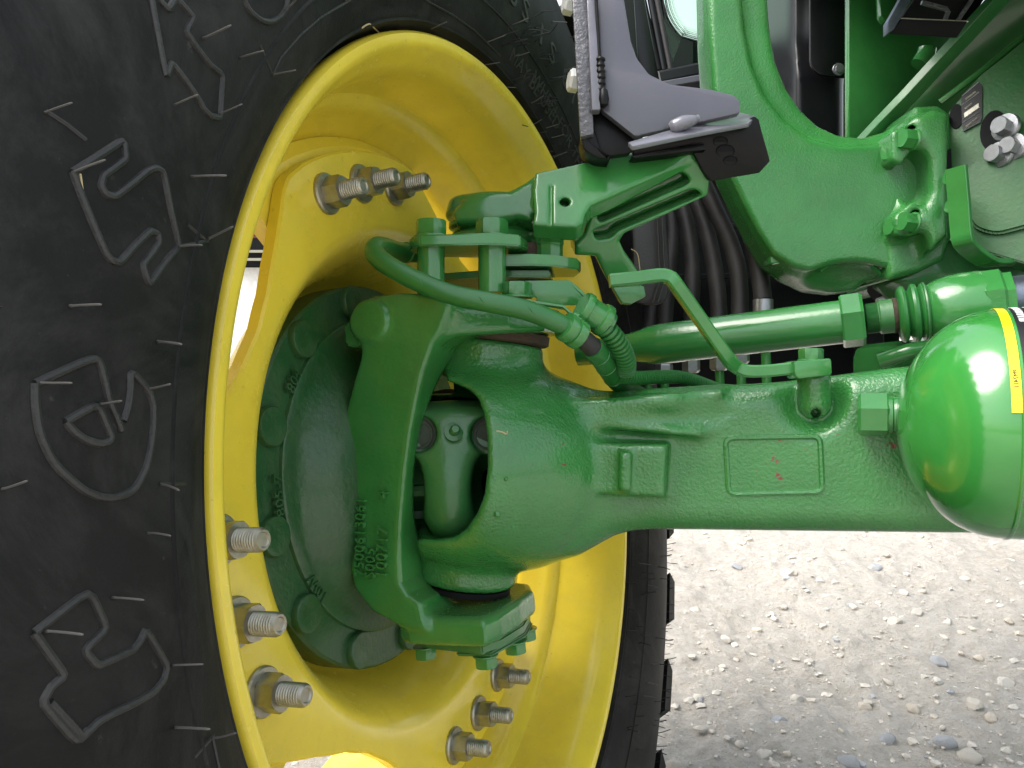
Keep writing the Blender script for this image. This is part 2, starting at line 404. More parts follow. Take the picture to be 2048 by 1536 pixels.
def p_px(pp, z0, z1, rd=.003, n=(0, 0, -1), zc=None, back=0.0, at=None):
    """photo outline laid on the plane z=z0 (or tilted), extruded back to z1, as a field primitive in the view frame"""
    n = unit(n); pp = np.array(pp, float); c = pp.mean(0) if at is None else at; o = V(c[0], c[1], z0)
    e1 = unit(np.cross((0, 1, 0), -n)); e2 = np.cross(-n, e1)          # e1 x e2 = -n (away from the viewer)
    q = [on_plane(x, y, o, n)-o for x, y in pp]
    return p_prism([(a@e1, a@e2) for a in q], o, e1, e2, -back, z1-z0, rd)
#PARTS
# ================================================================== the tractor
tractor = empty("tractor", (0.45, 0.95, 0.0))
tractor['label'] = "green tractor seen close up at its front axle, yellow rim and black tyre"; tractor['category'] = "tractor"
CWH = W(C0)
wheel = empty("front_wheel", CWH, tractor, "steered front wheel with yellow rim and black tyre")
# ---- tyre
SW = catmull([(.383, -.012), (.388, .004), (.396, .010), (.412, .018), (.44, .026), (.47, .029), (.50, .027), (.54, .020), (.58, .009), (.62, -.004), (.652, -.020)], 6)
def sideA(r): return np.interp(r, SW[:, 0], SW[:, 1])
def side_hit(px, py, lift=0.0):
    d = ray(px, py); t = np.linspace(.15, 1.6, 2900); P = d[None]*t[:, None]-C0
    a = P@NA; r = np.hypot(P@UA, P@VA); g = a-sideA(r)-lift
    ok = (r > .37) & (r < .66)
    for i in range(len(t)-1):
        if ok[i] and g[i] > 0 >= g[i+1]:
            k = g[i]/(g[i]-g[i+1]); return d*(t[i]+k*(t[i+1]-t[i]))
    return None
prof = [(.372, -.02), (.381, -.016)] + [tuple(x) for x in SW] + [(.668, -.045), (.672, -.16), (.668, -.27), (.64, -.31), (.55, -.33), (.42, -.32), (.385, -.30), (.372, -.29)]
# fine rings moulded into the sidewall
v, f = lathe(C0, NA, prof, 220, closed=True)
tyre = obj('tyre', np.array(v), f, M['rubber'], wheel)
# circumferential moulding lines
for rr, w_ in ((.4225, .0011), (.3885, .0014)):
    pr = [(rr-w_*1.6, float(sideA(rr-w_*1.6))-.0005), (rr-w_*.5, float(sideA(rr))+w_*.9), (rr+w_*.5, float(sideA(rr))+w_*.9), (rr+w_*1.6, float(sideA(rr+w_*1.6))-.0005)]
    v, f = lathe(C0, NA, pr, 220, caps=False); obj('moulding_ring', np.array(v), f, M['rubber'], wheel)
# tread lugs: raked bars, one object each
def lug(th0, side):
    mb = MB(); n = 7; out = []
    for i in range(n):
        s = i/(n-1); a = ((.004 if i == 0 else -.02-.014*(i > 1)) if side > 0 else -.29) + (-.15*s if side > 0 else .13*s); th = th0+s*.26*(1 if side > 0 else -1)*1.0
        wth = .036-.010*s
        r0_, r1_ = ((.628, .662) if i == 0 else (.650, .688) if i == 1 else (.660, .692)) if side > 0 else (.66, .69)
        for rr, ww in ((r0_, wth*1.35), (r1_, wth), (r1_, -wth*.7), (r0_, -wth*1.0)):
            t = th+ww/.69; out.append(WF(rr*math.cos(t), rr*math.sin(t), a ))
    f = []
    for i in range(n-1):
        for k in range(4): f.append((i*4+k, i*4+(k+1) % 4, (i+1)*4+(k+1) % 4, (i+1)*4+k))
    f += [(0, 1, 2, 3), tuple(range((n-1)*4, n*4))[::-1]]
    return np.array(out), f
NL = 30
for k in range(NL):
    for s in (1, -1):
        v, f = lug(2*PI*k/NL+(0 if s > 0 else PI/NL), s); obj('tread_lug', v, f, M['rubber'], wheel, smooth=False)
# shoulder bumps where each lug runs into the sidewall
# raised outline lettering on the sidewall
LET = {
 'letter_r': ((0, 1000, 2.865), [[(195, 760), (510, 515), (610, 735), (480, 860), (555, 950), (660, 905), (760, 860), (800, 810), (830, 740), (955, 950), (935, 1030), (880, 1100), (780, 1160), (660, 1215), (560, 1270), (440, 1390), (240, 1160), (290, 1070), (370, 1005), (280, 880), (195, 760)], [(285, 1160), (465, 1355), (500, 1320)]]),
 'letter_e': ((0, 500, 3.071), [[(215, 820), (400, 735), (600, 650), (635, 780), (665, 920), (705, 1010), (745, 1110)], [(755, 1050), (785, 960), (798, 850), (795, 735), (910, 860), (938, 950), (940, 1060), (925, 1190), (895, 1340), (820, 1480), (700, 1525), (600, 1515), (500, 1470), (330, 1320), (240, 1130), (215, 950), (215, 820)], [(400, 1055), (595, 940), (640, 1050), (690, 1160), (620, 1195), (520, 1165), (455, 1120), (400, 1055)]]),
 'letter_s': ((0, 0, 1.0), [[(145, 345), (197, 312), (246, 280), (251, 318), (228, 336), (206, 352), (201, 372), (210, 388), (229, 394), (262, 369), (294, 342), (312, 336), (326, 345), (340, 420), (357, 493), (341, 510), (328, 526), (297, 570), (284, 530), (300, 510), (317, 485), (315, 468), (300, 461), (268, 492), (238, 526), (222, 521), (211, 508), (186, 450), (164, 396), (145, 345)]]),
 'letter_t': ((0, 0, 2.926), [[(885, 0), (925, 220), (970, 455), (1000, 365), (1085, 475), (1165, 590), (1190, 640), (1230, 680), (1285, 690), (1292, 560), (1300, 440), (1225, 380), (1150, 280), (1085, 185), (1130, 105), (1085, 50), (1040, 0)], [(930, 0), (985, 60), (1020, 0)]]),
 'letter_o': ((0, 0, 2.926), [[(1425, 0), (1455, 60), (1500, 102), (1540, 125), (1590, 130), (1640, 100), (1672, 50), (1680, 0)]]),
}
for nm, ((ox, oy, sc), polys) in LET.items():
    mb = MB()
    for pl in polys:
        P = []
        for i in range(len(pl)-1):
            for t in np.linspace(0, 1, 5, endpoint=False):
                P.append((ox+(pl[i][0]*(1-t)+pl[i+1][0]*t)/sc, oy+(pl[i][1]*(1-t)+pl[i+1][1]*t)/sc))
        P.append((ox+pl[-1][0]/sc, oy+pl[-1][1]/sc))
        Q = [side_hit(x, y) for x, y in P]; Q = [q for q in Q if q is not None]
        if len(Q) > 4:
            Q = np.array(Q)
            for _ in range(3 if nm in ('letter_e', 'letter_o') else 1): Q[1:-1] = Q[:-2]*.25+Q[1:-1]*.5+Q[2:]*.25
            mb.add(*tube(Q, .0017, 8))
    mb.build('moulded_'+nm, M['rubber_edge'], wheel)
# a raised fill inside the outlines is not there in the moulding: only the ridges stand proud
for pl in ([(520, 90), (545, 149), (568, 217), (590, 290)], [(700, 0), (640, 35), (600, 70), (560, 115), (545, 149)], [(375, 450), (413, 482), (455, 520)], [(460, 1404), (424, 1474), (388, 1515)], [(424, 1474), (437, 1536)], [(0, 612+0), (0, 613)], [(92, 222), (135, 250), (172, 280)], [(358, 493), (385, 488), (412, 482)], [(320, 968), (370, 967), (416, 963)], [(850, 0), (905, 30), (950, 62), (1000, 112)]):
    Q = [side_hit(x, y) for x, y in pl]; Q = [q for q in Q if q is not None]
    if len(Q) > 1: MB().add(*tube(np.array(Q), .0009, 5)).build('moulding_ridge', M['rubber_edge'], wheel)
# vent hairs
def hair_mesh(nm, mat, L, curl):
    P = [(0, 0, 0), (0, curl*.2, L*.35), (0, curl*.6, L*.7), (0, curl, L)]; v, f = tube(catmull(P, 3), [.0009]+[.0006]*8+[.0004], 6)
    me = bpy.data.meshes.new(nm); me.from_pydata([tuple(x) for x in v], [], f); me.materials.append(mat); me.shade_smooth(); return me
HM = [hair_mesh('hair_a', M['hair'], .021, .001), hair_mesh('hair_b', M['hair'], .018, .003), hair_mesh('hair_c', M['hair_dark'], .020, .004), hair_mesh('hair_d', M['hair_dark'], .016, -.004)]
HB = [(405, 77), (480, 115), (348, 210), (437, 228), (545, 149), (382, 353), (315, 683), (76, 765), (200, 808), (295, 778), (320, 968), (5, 978), (295, 1066), (225, 1195), (345, 1330), (350, 1455), (415, 478), (90, 1262), (90, 225), (145, 345), (355, 493), (140, 612), (424, 1476), (568, 22), (690, 0), (850, 0), (862, 58), (975, 84), (968, 130), (1060, 252)]
def hair_at(p, k, jit=.18):
    ax = NA + rng.normal(0, jit, 3); inst('rubber_hair', HM[k], p, unit(ax), wheel, roll=random.uniform(0, 6.28), scale=random.uniform(.7, 1.0))
for x, y in HB:
    p = side_hit(x, y)
    if p is not None: hair_at(p, 0 if random.random() < .6 else 1, .1)
for i in range(150):                        # upper right and lower right sidewall, dense fine hairs
    if i < 60: x, y = random.uniform(1000, 1190), random.uniform(0, 330)
    else: x, y = random.uniform(1250, 1345), random.uniform(430, 1536)
    p = side_hit(x, y)
    if p is not None: hair_at(p, random.choice((1, 2, 2, 3)), .15)
# hairs standing out of the far shoulder, seen against the ground
for i in range(70):
    t = random.uniform(PI*1.02, PI*1.33); r = random.choice((.60, .63, .645)); a = float(sideA(r))
    hair_at(WF(r*math.cos(t), r*math.sin(t), a), random.choice((2, 2, 3)), .12)
# small raised text on the sidewall
def text_mesh(txt, size, depth=.4, bold=False, res=2):
    cu = bpy.data.curves.new('t', 'FONT'); cu.body = txt; cu.size = size; cu.extrude = depth*.5; cu.resolution_u = res; cu.align_x = 'LEFT'
    if bold: cu.offset = size*.02
    o = bpy.data.objects.new('t', cu); COL.objects.link(o); dg = bpy.context.evaluated_depsgraph_get(); me = bpy.data.meshes.new_from_object(o.evaluated_get(dg))
    v = np.array([x.co[:] for x in me.vertices]); f = [list(p.vertices) for p in me.polygons]
    bpy.data.objects.remove(o); bpy.data.meshes.remove(me); return v, f
def arc_text(nm, txt, size, r0, th0, mat, spread=1.0):
    v, f = text_mesh(txt, size, .0024); out = []
    for x, y, z in v:
        r = r0+y; t = th0+x*spread/r0
        out.append(WF(r*math.cos(t), r*math.sin(t), float(sideA(r))+z))
    t_ = obj(nm, np.array(out), f, mat, wheel, smooth=False); t_['kind'] = 'stuff'
def th_of(px, py):
    p = side_hit(px, py)-C0; return math.atan2(p@VA, p@UA), math.hypot(p@UA, p@VA)
t1, r1 = th_of(1015, 118); arc_text('moulded_text', "MAY BE USED", .017, r1, t1, M['rubber_edge'], 1.3)
t1, r1 = th_of(1062, 160); arc_text('moulded_text', "WHEEL FOR THIS TIRE", .016, r1, t1, M['rubber_edge'], 1.35)
t1, r1 = th_of(1015, 0); arc_text('moulded_text', "8 S  1 S  8 I", .034, r1, t1, M['rubber_edge'], 1.2)
# ---- rim
rp = [(.3745, .0035), (.3790, .0035), (.3815, .0010), (.3825, -.004), (.3815, -.010), (.372, -.016), (.372, -.09), (.345, -.10), (.338, -.20), (.365, -.22), (.372, -.30), (.384, -.305), (.384, -.313), (.362, -.313),
      (.356, -.295), (.352, -.235), (.340, -.218), (.322, -.200), (.318, -.19), (.318, -.128), (.322, -.118), (.336, -.104), (.338, -.094), (.345, -.082), (.351, -.078), (.3535, -.070), (.356, -.040), (.357, -.022), (.361, -.013), (.3655, -.006), (.368, -.001), (.371, .0025)]
v, f = lathe(C0, NA, rp, 200, closed=True); rim = obj('rim', np.array(v), f, M['yellow_rim'], wheel)
# weld bead lines inside the barrel
for rr, aa in ((.3373, -.099), (.3195, -.124)):
    v, f = lathe(C0, NA, [(rr+.0016, aa-.0016), (rr, aa), (rr+.0016, aa+.0016)], 160, caps=False); obj('rim_seam', np.array(v), f, M['yellow_rim'], wheel)
# ---- wheel disc: dished plate with four bolt lobes
GC = [R_(74.5), R_(-16.0), R_(-106.5), R_(163.5)]
def edge_r(t):
    d = min(abs((t-g+PI) % (2*PI)-PI) for g in GC); d = math.degrees(d)
    return float(np.interp(d, [0, 14, 20, 22.5, 25, 30, 38, 45], [.306, .306, .304, .297, .288, .274, .259, .254]))
nT = 240; rows = []
for t in np.linspace(0, 2*PI, nT, endpoint=False):
    R0 = edge_r(t); d = min(abs((t-g+PI) % (2*PI)-PI) for g in GC); 
    rin = .236
    pr = [(R0, -.107), (R0, -.097), (R0-.002, -.095), (max(rin+.010, R0-.02), -.095), (rin+.004, -.0955), (rin-.004, -.0985), (rin-.014, -.108), (rin-.026, -.126), (rin-.036, -.148), (rin-.043, -.166), (rin-.050, -.176), (rin-.060, -.180), (.11, -.182), (.11, -.194), (rin-.058, -.192), (rin-.040, -.180), (rin-.025, -.150), (rin-.008, -.116), (rin+.004, -.107)]
    rows.append([WF(r*math.cos(t), r*math.sin(t), a) for r, a in pr])
m = len(rows[0]); v = [p for q in rows for p in q]
f = [(i*m+k, i*m+(k+1) % m, ((i+1) % nT)*m+(k+1) % m, ((i+1) % nT)*m+k) for i in range(nT) for k in range(m)]
obj('wheel_disc', np.array(v), f, M['yellow'], wheel)
# rim brackets behind the lobes
for g in GC:
    pr = [(.262, -.108), (.312, -.108), (.322, -.116), (.324, -.150), (.316, -.160), (.300, -.126), (.262, -.120)]
    v, f = lathe(C0, NA, pr, 26, closed=True, t0=0, t1=1)
    # rebuild with explicit angle range in the wheel frame
    v = []; ths = np.linspace(g-R_(27), g+R_(27), 26)
    for r, a in pr:
        for t in ths: v.append(WF(r*math.cos(t), r*math.sin(t), a))
    n_ = 26; f = [(i*n_+k, i*n_+k+1, ((i+1) % 7)*n_+k+1, ((i+1) % 7)*n_+k) for i in range(7) for k in range(n_-1)] + [tuple(i*n_ for i in range(7)), tuple(i*n_+n_-1 for i in range(7))]
    obj('rim_bracket', np.array(v), f, M['yellow_rim'], wheel)
WB = hexmesh('wheel_nut_mesh', .0165, .018, M['zinc'], flange=.0215, fh=.0045, stud=.0100, sl=.026)
for g in GC:
    for k in (-1, 0, 1):
        t = g+R_(12.0)*k; inst('wheel_bolt', WB, WF(.276*math.cos(t), .276*math.sin(t), -.095), NA, wheel, roll=random.uniform(0, 1), scale=.82)
# ---- hub flange of the final drive
hub = empty('wheel_hub', W(C0-.15*NA), tractor, "dusty dark green final drive hub inside the wheel")
pr = [(.1, -.19), (.180, -.185), (.1865, -.172), (.1865, -.146), (.184, -.1435), (.1535, -.1435), (.1525, -.1405), (.1505, -.1395), (.141, -.1400), (.134, -.1385), (.124, -.1340), (.114, -.1275), (.100, -.1200), (.088, -.1150), (.080, -.1140), (.078, -.13), (.05, -.13)]
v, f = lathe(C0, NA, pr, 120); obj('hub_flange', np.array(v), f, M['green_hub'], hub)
v, f = lathe(C0, NA, [(.0795, -.120), (.080, -.111), (.078, -.106), (.074, -.104), (.073, -.115)], 90, caps=False); obj('dirt_seal_ring', np.array(v), f, M['dirt_brown'], hub)
CB = []
bm_v, bm_f = lathe(np.zeros(3), np.array([0, 0, 1.]), [(.0168, 0), (.0168, .0052), (.0158, .0065), (.012, .0070), (.006, .0064), (0.0005, .0062)], 28)
CBm = bpy.data.meshes.new('hub_bolt_head'); CBm.from_pydata([tuple(x) for x in bm_v], [], bm_f); CBm.materials.append(M['green_hub']); CBm.shade_smooth(); CBm.set_sharp_from_angle(angle=R_(40))
for k in range(12):
    t = R_(-12+30.3*k); inst('hub_bolt', CBm, WF(.1700*math.cos(t), .1700*math.sin(t), -.1437), NA, hub)
for txt, px, py, r0, sz in (("804", 585, 790, .138, .015), ("805-7", 568, 1030, .138, .0145), ("10W", 655, 1190, .136, .015)):
    o_ = C0-.139*NA; h = on_plane(px, py, o_, NA)-o_; th = math.atan2(h@VA, h@UA)
    v, f = text_mesh(txt, sz, .0035); out = []
    rr = math.hypot(h@VA, h@UA)
    for x, y, z in v:
        r = rr+y; t = th+x/rr; out.append(WF(r*math.cos(t), r*math.sin(t), -.1393+z))
    obj('cast_number', np.array(out), f, M['green_hub'], hub, smooth=False)
# ---- steering knuckle: cast in a distance field in the wheel frame (a, u, v)
def upoly(pp, u0): return [hit_u(x, y, u0) for x, y in pp]
U0 = .083
Fk = Field((-.16, -.10, -.165), (.08, .108, .18), .002, fr=wf_from)
AXA, AXU, AXV = np.array([1., 0, 0]), np.array([0, 1., 0]), np.array([0, 0, 1.])
col = upoly([(742, 592), (800, 585), (880, 588), (900, 606), (888, 645), (863, 690), (845, 745), (832, 805), (821, 865), (811, 940), (802, 1040), (798, 1120), (800, 1166), (814, 1190), (840, 1208), (850, 1262), (795, 1252), (742, 1224), (706, 1176), (686, 1090), (674, 1000), (673, 920), (682, 850), (706, 760), (724, 700)], U0)
Fk.op(p_prism([(v_, a_) for a_, v_ in col], (0, 0, 0), AXV, AXA, .03, U0, .0045), .01)
Fk.op(p_cyl((-.125, 0, 0), (-.09, 0, 0), .074, .006, r2=.070), .01)                 # spindle disc
a_, v_ = hit_u(736, 640, U0+.004)
Fk.op(p_cyl((a_, .0, v_), (a_, U0+.005, v_), .0185, .002), .006)                      # round stop boss, top left
TA = [(-.12, .078), (-.055, .078), (-.008, .070), (.03, .05), (.050, .018), (.050, -.03), (.02, -.06), (-.05, -.065), (-.13, -.055)]
Fk.op(p_prism(TA, (0, 0, 0), AXA, AXU, .119, .143, .005), .016)                       # upper arm
BA = [(-.098, .050), (-.088, .072), (-.075, .0785), (-.003, .076), (.002, .055), (.003, .012), (.000, -.03), (-.015, -.058), (-.06, -.066), (-.09, -.05)]
Fk.op(p_prism(BA, (0, 0, 0), AXA, AXU, -.1470, -.1215, .007), .010)                    # lower arm
Fk.sub(p_ell((-.030, 0, .0), (.084, .069, .112)), .008)
Fk.sub(p_cyl((-.16, 0, 0), (.0, 0, 0), .045, .002), .004)
knuckle = Fk.mesh('steering_knuckle', M['green_knuckle'], tractor, label="green cast steering knuckle with raised casting numbers")
# bottom cover and its cap screws
def slab(name, poly, v0, v1, mat, parent, bev=.0015, label=None):
    bm = bmesh.new(); A = [bm.verts.new(WF(u, v0, a)) for a, u in poly]; B = [bm.verts.new(WF(u, v1, a)) for a, u in poly]; k = len(poly)
    bm.faces.new(A); bm.faces.new(B[::-1])
    for i in range(k): bm.faces.new((A[i], B[i], B[(i+1) % k], A[(i+1) % k]))
    bmesh.ops.recalc_face_normals(bm, faces=bm.faces); bmesh.ops.bevel(bm, geom=list(bm.edges), offset=bev, segments=2, affect='EDGES')
    bm.verts.index_update(); vs = [tuple(x.co) for x in bm.verts]; fs = [[y.index for y in x.verts] for x in bm.faces]; bm.free()
    return obj(name, np.array(vs), fs, mat, parent, label=label)
slab('bearing_cover', [(-.085, .03), (-.078, .056), (-.012, .066), (-.003, .046), (.0, .0), (-.010, -.04), (-.05, -.058), (-.085, -.04)], -.1555, -.1465, M['green_dusty'], knuckle)
slab('bearing_shim', [(-.04, .062), (-.006, .060), (.002, .0), (-.008, -.04), (-.04, -.05)], -.1590, -.1550, M['green_dusty'], knuckle)
HXG = hexmesh('green_hex_small', .0125, .011, M['green'], flange=.0135, fh=.002)
HXG2 = hexmesh('green_hex_big', .0160, .015, M['green'], flange=.0175, fh=.003)
for u_, a_, h_ in ((.048, -.078, -.1555), (.052, -.016, -.1590), (.010, -.006, -.1590), (-.03, -.012, -.1590)):
    inst('cap_screw', HXG, WF(u_, h_, a_), -VA, knuckle, roll=.3, scale=.84)
# casting numbers on the column face
def face_text(nm, txt, size, px, py, px2, py2, o, n, mat, parent, depth=.0042, mirror=False):
    """text baseline runs from (px,py) towards (px2,py2) on the plane"""
    o = o + unit(n)*.0031*(1 if n[2] < 0 else -1)
    A = on_plane(px, py, o, n); B = on_plane(px2, py2, o, n); e1 = unit(B-A); e2 = unit(np.cross(e1, n)); 
    # e2 must point to the left of the baseline as seen by the viewer
    pa = A[:2]/A[2]; pe = (A+e2*.01)[:2]/(A+e2*.01)[2]; pb = B[:2]/B[2]
    cr = (pb-pa)[0]*(pe-pa)[1]-(pb-pa)[1]*(pe-pa)[0]
    if cr < 0: e2 = -e2
    nn = n if n@A < 0 else -n
    v, f = text_mesh(txt, size, depth); out = [A+e1*x+e2*y+nn*z for x, y, z in v]
    return obj(nm, np.array(out), f, mat, parent, smooth=False)
oU = C0+(U0)*UA
face_text('cast_number', "7500613061", .0142, 729, 1154, 731, 975, oU, UA, M['green_knuckle'], knuckle)
face_text('cast_number', "·S005", .0140, 750, 1166, 752, 1080, oU, UA, M['green_knuckle'], knuckle)
face_text('cast_number', "100717", .0152, 773, 1158, 776, 1040, oU, UA, M['green_knuckle'], knuckle)
face_text('cast_number', "4", .0152, 776, 998, 777, 975, oU, UA, M['green_knuckle'], knuckle)
# ---- axle housing, cast in a distance field in the view frame
K = np.array([-.032, -.076, .762])
Fa = Field((-.16, -.225, .60), (.60, .075, .90), .0024)
Fa.op(p_ell(K, (.1115, .099, .1115)), .01)
Fa.op(p_ell(K+np.array([.045, -.006, .012]), (.086, .090, .088)), .03)
pb = [(1150, 800), (1240, 782), (1440, 771), (1560, 764), (1680, 750), (1800, 734), (2100, 716), (2400, 700), (2400, 1085), (2048, 1076), (1600, 1070), (1300, 1066), (1220, 1072), (1150, 1090)]
BN = unit([-.28, 0, -.96])
Fa.op(p_px(pb, .672, .81, .022, n=BN), .035)
Tp = np.array([-.018, .040, .762]); Bp = np.array([-.046, -.187, .762])
kd = unit(Tp-Bp)
# hollow and C-shaped window
Fa.sub(p_sph(K+np.array([-.005, 0, 0]), .092), .006)
win = [(600, 762), (880, 764), (905, 768), (935, 780), (955, 797), (968, 827), (976, 874), (977, 931), (970, 985), (956, 1022), (934, 1056), (908, 1076), (871, 1083), (600, 1090)]
Fa.sub(p_px([(400, 400), (900, 400), (886, 790), (600, 790), (600, 1060), (834, 1060), (826, 1500), (400, 1500)], .70, 1.1, .003, back=.3), .006)
Fa.sub(p_px(win, .675, .80, .004, back=.2), .007)
# kingpin eyes
Fa.op(p_cyl(Tp-kd*.036, Tp, .0485, .005), .014)
Fa.op(p_cyl(Bp, Bp+kd*.046, .0490, .006), .009)
# raised pads, ribs and recesses on the front face
pbm = np.array(pb, float).mean(0); FO = V(pbm[0], pbm[1], .672)
def bf(x, y, off=0.0): return on_plane(x, y, FO-BN*off, BN)          # off > 0 goes into the metal
def pad(pp, up, th, rd, k):
    pp = np.array(pp, float); c = pp.mean(0); z = bf(c[0], c[1], -up)[2]
    Fa.op(p_px(pp, z, z+th, rd, n=BN), k)
pad([(1122, 884), (1334, 890), (1328, 996), (1230, 992), (1180, 984), (1130, 968)], .024, .05, .004, .006)
pad([(1238, 904), (1262, 905), (1260, 984), (1236, 982)], .031, .04, .003, .004)
pad([(1150, 800), (1448, 778), (1450, 850), (1400, 876), (1300, 866), (1200, 856), (1150, 850)], .018, .05, .006, .010)
Fa.sub(p_ell(bf(1405, 822, -.019), (.026, .020, .016)), .012)
Fa.sub(p_ell(bf(1290, 838, -.022), (.06, .007, .008)), .010)
Fa.sub(p_ell(bf(1624, 790, 0), (.026, .030, .017)), .012)
Fa.op(p_cap(bf(1628, 764, .004), bf(1630, 806, .006), .0140, .0135), .005)
h_ = bf(1632, 826, 0); Fa.sub(p_cyl(h_+BN*.03, h_-BN*.02, .0040, .001), .002)
axle = Fa.mesh('axle_housing', M['green_cast'], tractor, label="bright green cast axle beam with chipped paint")
# rounded rectangular frame cast on the beam
fp = rnd([(1451, 876), (1640, 872), (1645, 984), (1457, 988)], 16, 5); fp.append(fp[0])
MB().add(*tube([bf(x, y, .0006) for x, y in fp], .0026, 8, caps=False)).build('cast_frame', M['green_cast'], axle)
for x, y, r in ((1068, 957, .0016), (1092, 944, .0015), (995, 1030, .0022), (1012, 958, .0016)):
    z = .655 if x < 1080 else .66
    d = ray(x, y); b_ = d@K; c_ = K@K-.1118**2; t = (b_-math.sqrt(max(b_*b_-(d@d)*c_, 0)))/(d@d) if x < 1060 else bf(x, y)[2]
    v, f = lathe(d*t, unit(d*t-K), [(r*1.4, -.001), (r, .0006), (r*.5, .0012), (.0001, .0014)], 12); obj('casting_pimple', np.array(v), f, M['green_cast'], axle)
# ---- universal joint inside the fork
Fj = Field((-.15, -.17, .68), (.02, .0, .84), .0018)
J = V(905, 905, .735)
jo = [(818, 850), (840, 828), (894, 816), (962, 816), (1010, 830), (1010, 890), (969, 907), (950, 935), (944, 965), (944, 990), (953, 1015), (937, 1046), (913, 1055), (885, 1048), (861, 1015), (847, 963), (830, 925), (812, 905)]
Fj.op(p_px(jo, .702, .785, .014), .01)
Fj.op(p_ell(V(904, 975, .730), (.026, .050, .040)), .03)
Fj.op(p_cap(V(830, 872, .742), V(985, 876, .742), .030), .02)
Fj.sub(p_ell(V(968, 978, .70), (.0110, .030, .06)), .006)
Fj.sub(p_ell(V(820, 985, .70), (.0120, .032, .06)), .006)
Fj.sub(p_cyl(V(832, 866, .60), V(836, 868, .716), .0165, .001), .004)
Fj.sub(p_cyl(V(980, 868, .60), V(978, 870, .716), .0165, .001), .004)
Fj.sub(p_cyl(V(907, 864, .60), V(907, 864, .6985), .0095, .001), .002)
joint = Fj.mesh('universal_joint', M['green_dusty'], tractor, label="dusty dark green universal joint inside the axle fork")
for x, y in ((836, 868), (978, 870)):
    v, f = lathe(V(x, y, .716), np.array([0, 0, -1.]), [(.0001, .0005), (.0112, .0005), (.0115, .0022), (.0136, .0022), (.0138, .0005), (.0164, .0005), (.0164, -.001)], 36); obj('bearing_cap', np.array(v), f, M['green_dark'], joint)
v, f = lathe(V(907, 864, .6990), unit([.25, .35, -1.]), [(.0085, 0), (.0085, .0015), (.0045, .0025), (.0042, .009), (.003, .0105), (.0003, .0105)], 20); obj('grease_fitting', np.array(v), f, M['green_dusty'], joint)
yk = empty('inner_yoke', W(V(840, 1010, .79)), tractor, "drive shaft yoke behind the universal joint, with a black body added for shade")
v, f = lathe(V(835, 985, .765), unit([.1, -.80, -.55]), [(.001, -.03), (.022, -.03), (.024, .004), (.0285, .008), (.0285, .013), (.024, .016), (.020, .010), (.001, .009)], 36); obj('yoke_cup', np.array(v), f, M['green_dusty'], yk)
v, f = lathe(V(905, 925, .845), np.array([0, 0, -1.]), [(.0001, .070), (.035, .062), (.06, .04), (.078, .0), (.07, -.03)], 30); obj('fork_shade_body', np.array(v), f, M['black_matt'], yk)  # black body added to stand for the shade inside the fork
v, f = lathe(V(740, 950, .85), unit([1, -.05, -.3]), [(.001, -.05), (.045, -.05), (.045, .02), (.03, .05), (.001, .06)], 40); obj('drive_shaft', np.array(v), f, M['dirt_brown'], yk)
# seals above and below the kingpin eyes
v, f = lathe(Tp, kd, [(.05, 0), (.053, .002), (.053, .010), (.045, .013), (.001, .013)], 50); obj('kingpin_seal', np.array(v), f, M['dirt_brown'], tractor)
v, f = lathe(Bp, -kd, [(.042, 0), (.045, .001), (.045, .006), (.001, .006)], 50); obj('kingpin_seal', np.array(v), f, M['black_matt'], tractor)
# ================================================================== parts stacked on top of the kingpin
sup = empty('fender_support', W(V(1150, 420, .72)), tractor, "bright green cast fender support arm with a ribbed underside")
Fs = Field((-.08, .05, .62), (.19, .22, .85), .0016)
# pivot cap (cone) round the kingpin
Pc = V(990, 462, .765)
Fs.op(p_cyl(Pc+np.array([-.002, .006, 0]), Pc+np.array([.0, .026, 0]), .0465, .005, r2=.0435), .004)
Fs.op(p_px([(905, 425), (930, 402), (965, 388), (1015, 382), (1050, 362), (1076, 343), (1085, 400), (1062, 440), (1030, 436), (985, 446), (910, 446)], .715, .80, .006, n=(-.15, .12, -.97)), .012)
neck = [(1070, 345), (1264, 303), (1381, 291), (1384, 300), (1380, 322), (1182, 409), (1172, 424), (1166, 444), (1153, 453), (1065, 448), (1069, 424), (1066, 380)]
Fs.op(p_px(neck, .690, .712, .0022, n=(-.05, .42, -.90)), .003)
low = [(1190, 402), (1381, 300), (1408, 330), (1421, 360), (1417, 392), (1330, 432), (1250, 468), (1240, 483), (1250, 505), (1278, 545), (1290, 590), (1262, 608), (1240, 609), (1212, 556), (1192, 514), (1150, 512), (1150, 490), (1168, 470)]
LN = (.05, -.42, -.90)
Fs.op(p_px(low, .716, .756, .004, n=LN, at=(1300, 430)), .005)
Fs.sub(p_px(rnd([(1193, 434), (1366, 344), (1378, 356), (1380, 364), (1372, 370), (1200, 446)], 6), .716, .740, .002, back=.03, n=LN, at=(1300, 430)), .003)
Fs.sub(p_px(rnd([(1186, 462), (1385, 378), (1400, 384), (1404, 391), (1392, 397), (1236, 462), (1222, 476), (1192, 480)], 6), .716, .740, .002, back=.03, n=LN, at=(1300, 430)), .003)
hc = V(1128, 411, .70); Fs.sub(p_cyl(hc-np.array([0, 0, .05]), hc+np.array([0, 0, .008]), .0042, .0005), .0012)
gc = np.array(neck, float).mean(0); gz_ = on_plane(1102, 411, V(gc[0], gc[1], .690), unit((-.05, .42, -.90)))[2]
Fs.sub(p_px([(1099, 371), (1105, 371), (1105, 449), (1099, 449)], gz_, gz_+.0022, .0004, n=(-.05, .42, -.90), back=.004), .001)
arm = Fs.mesh('support_arm', M['green'], sup)
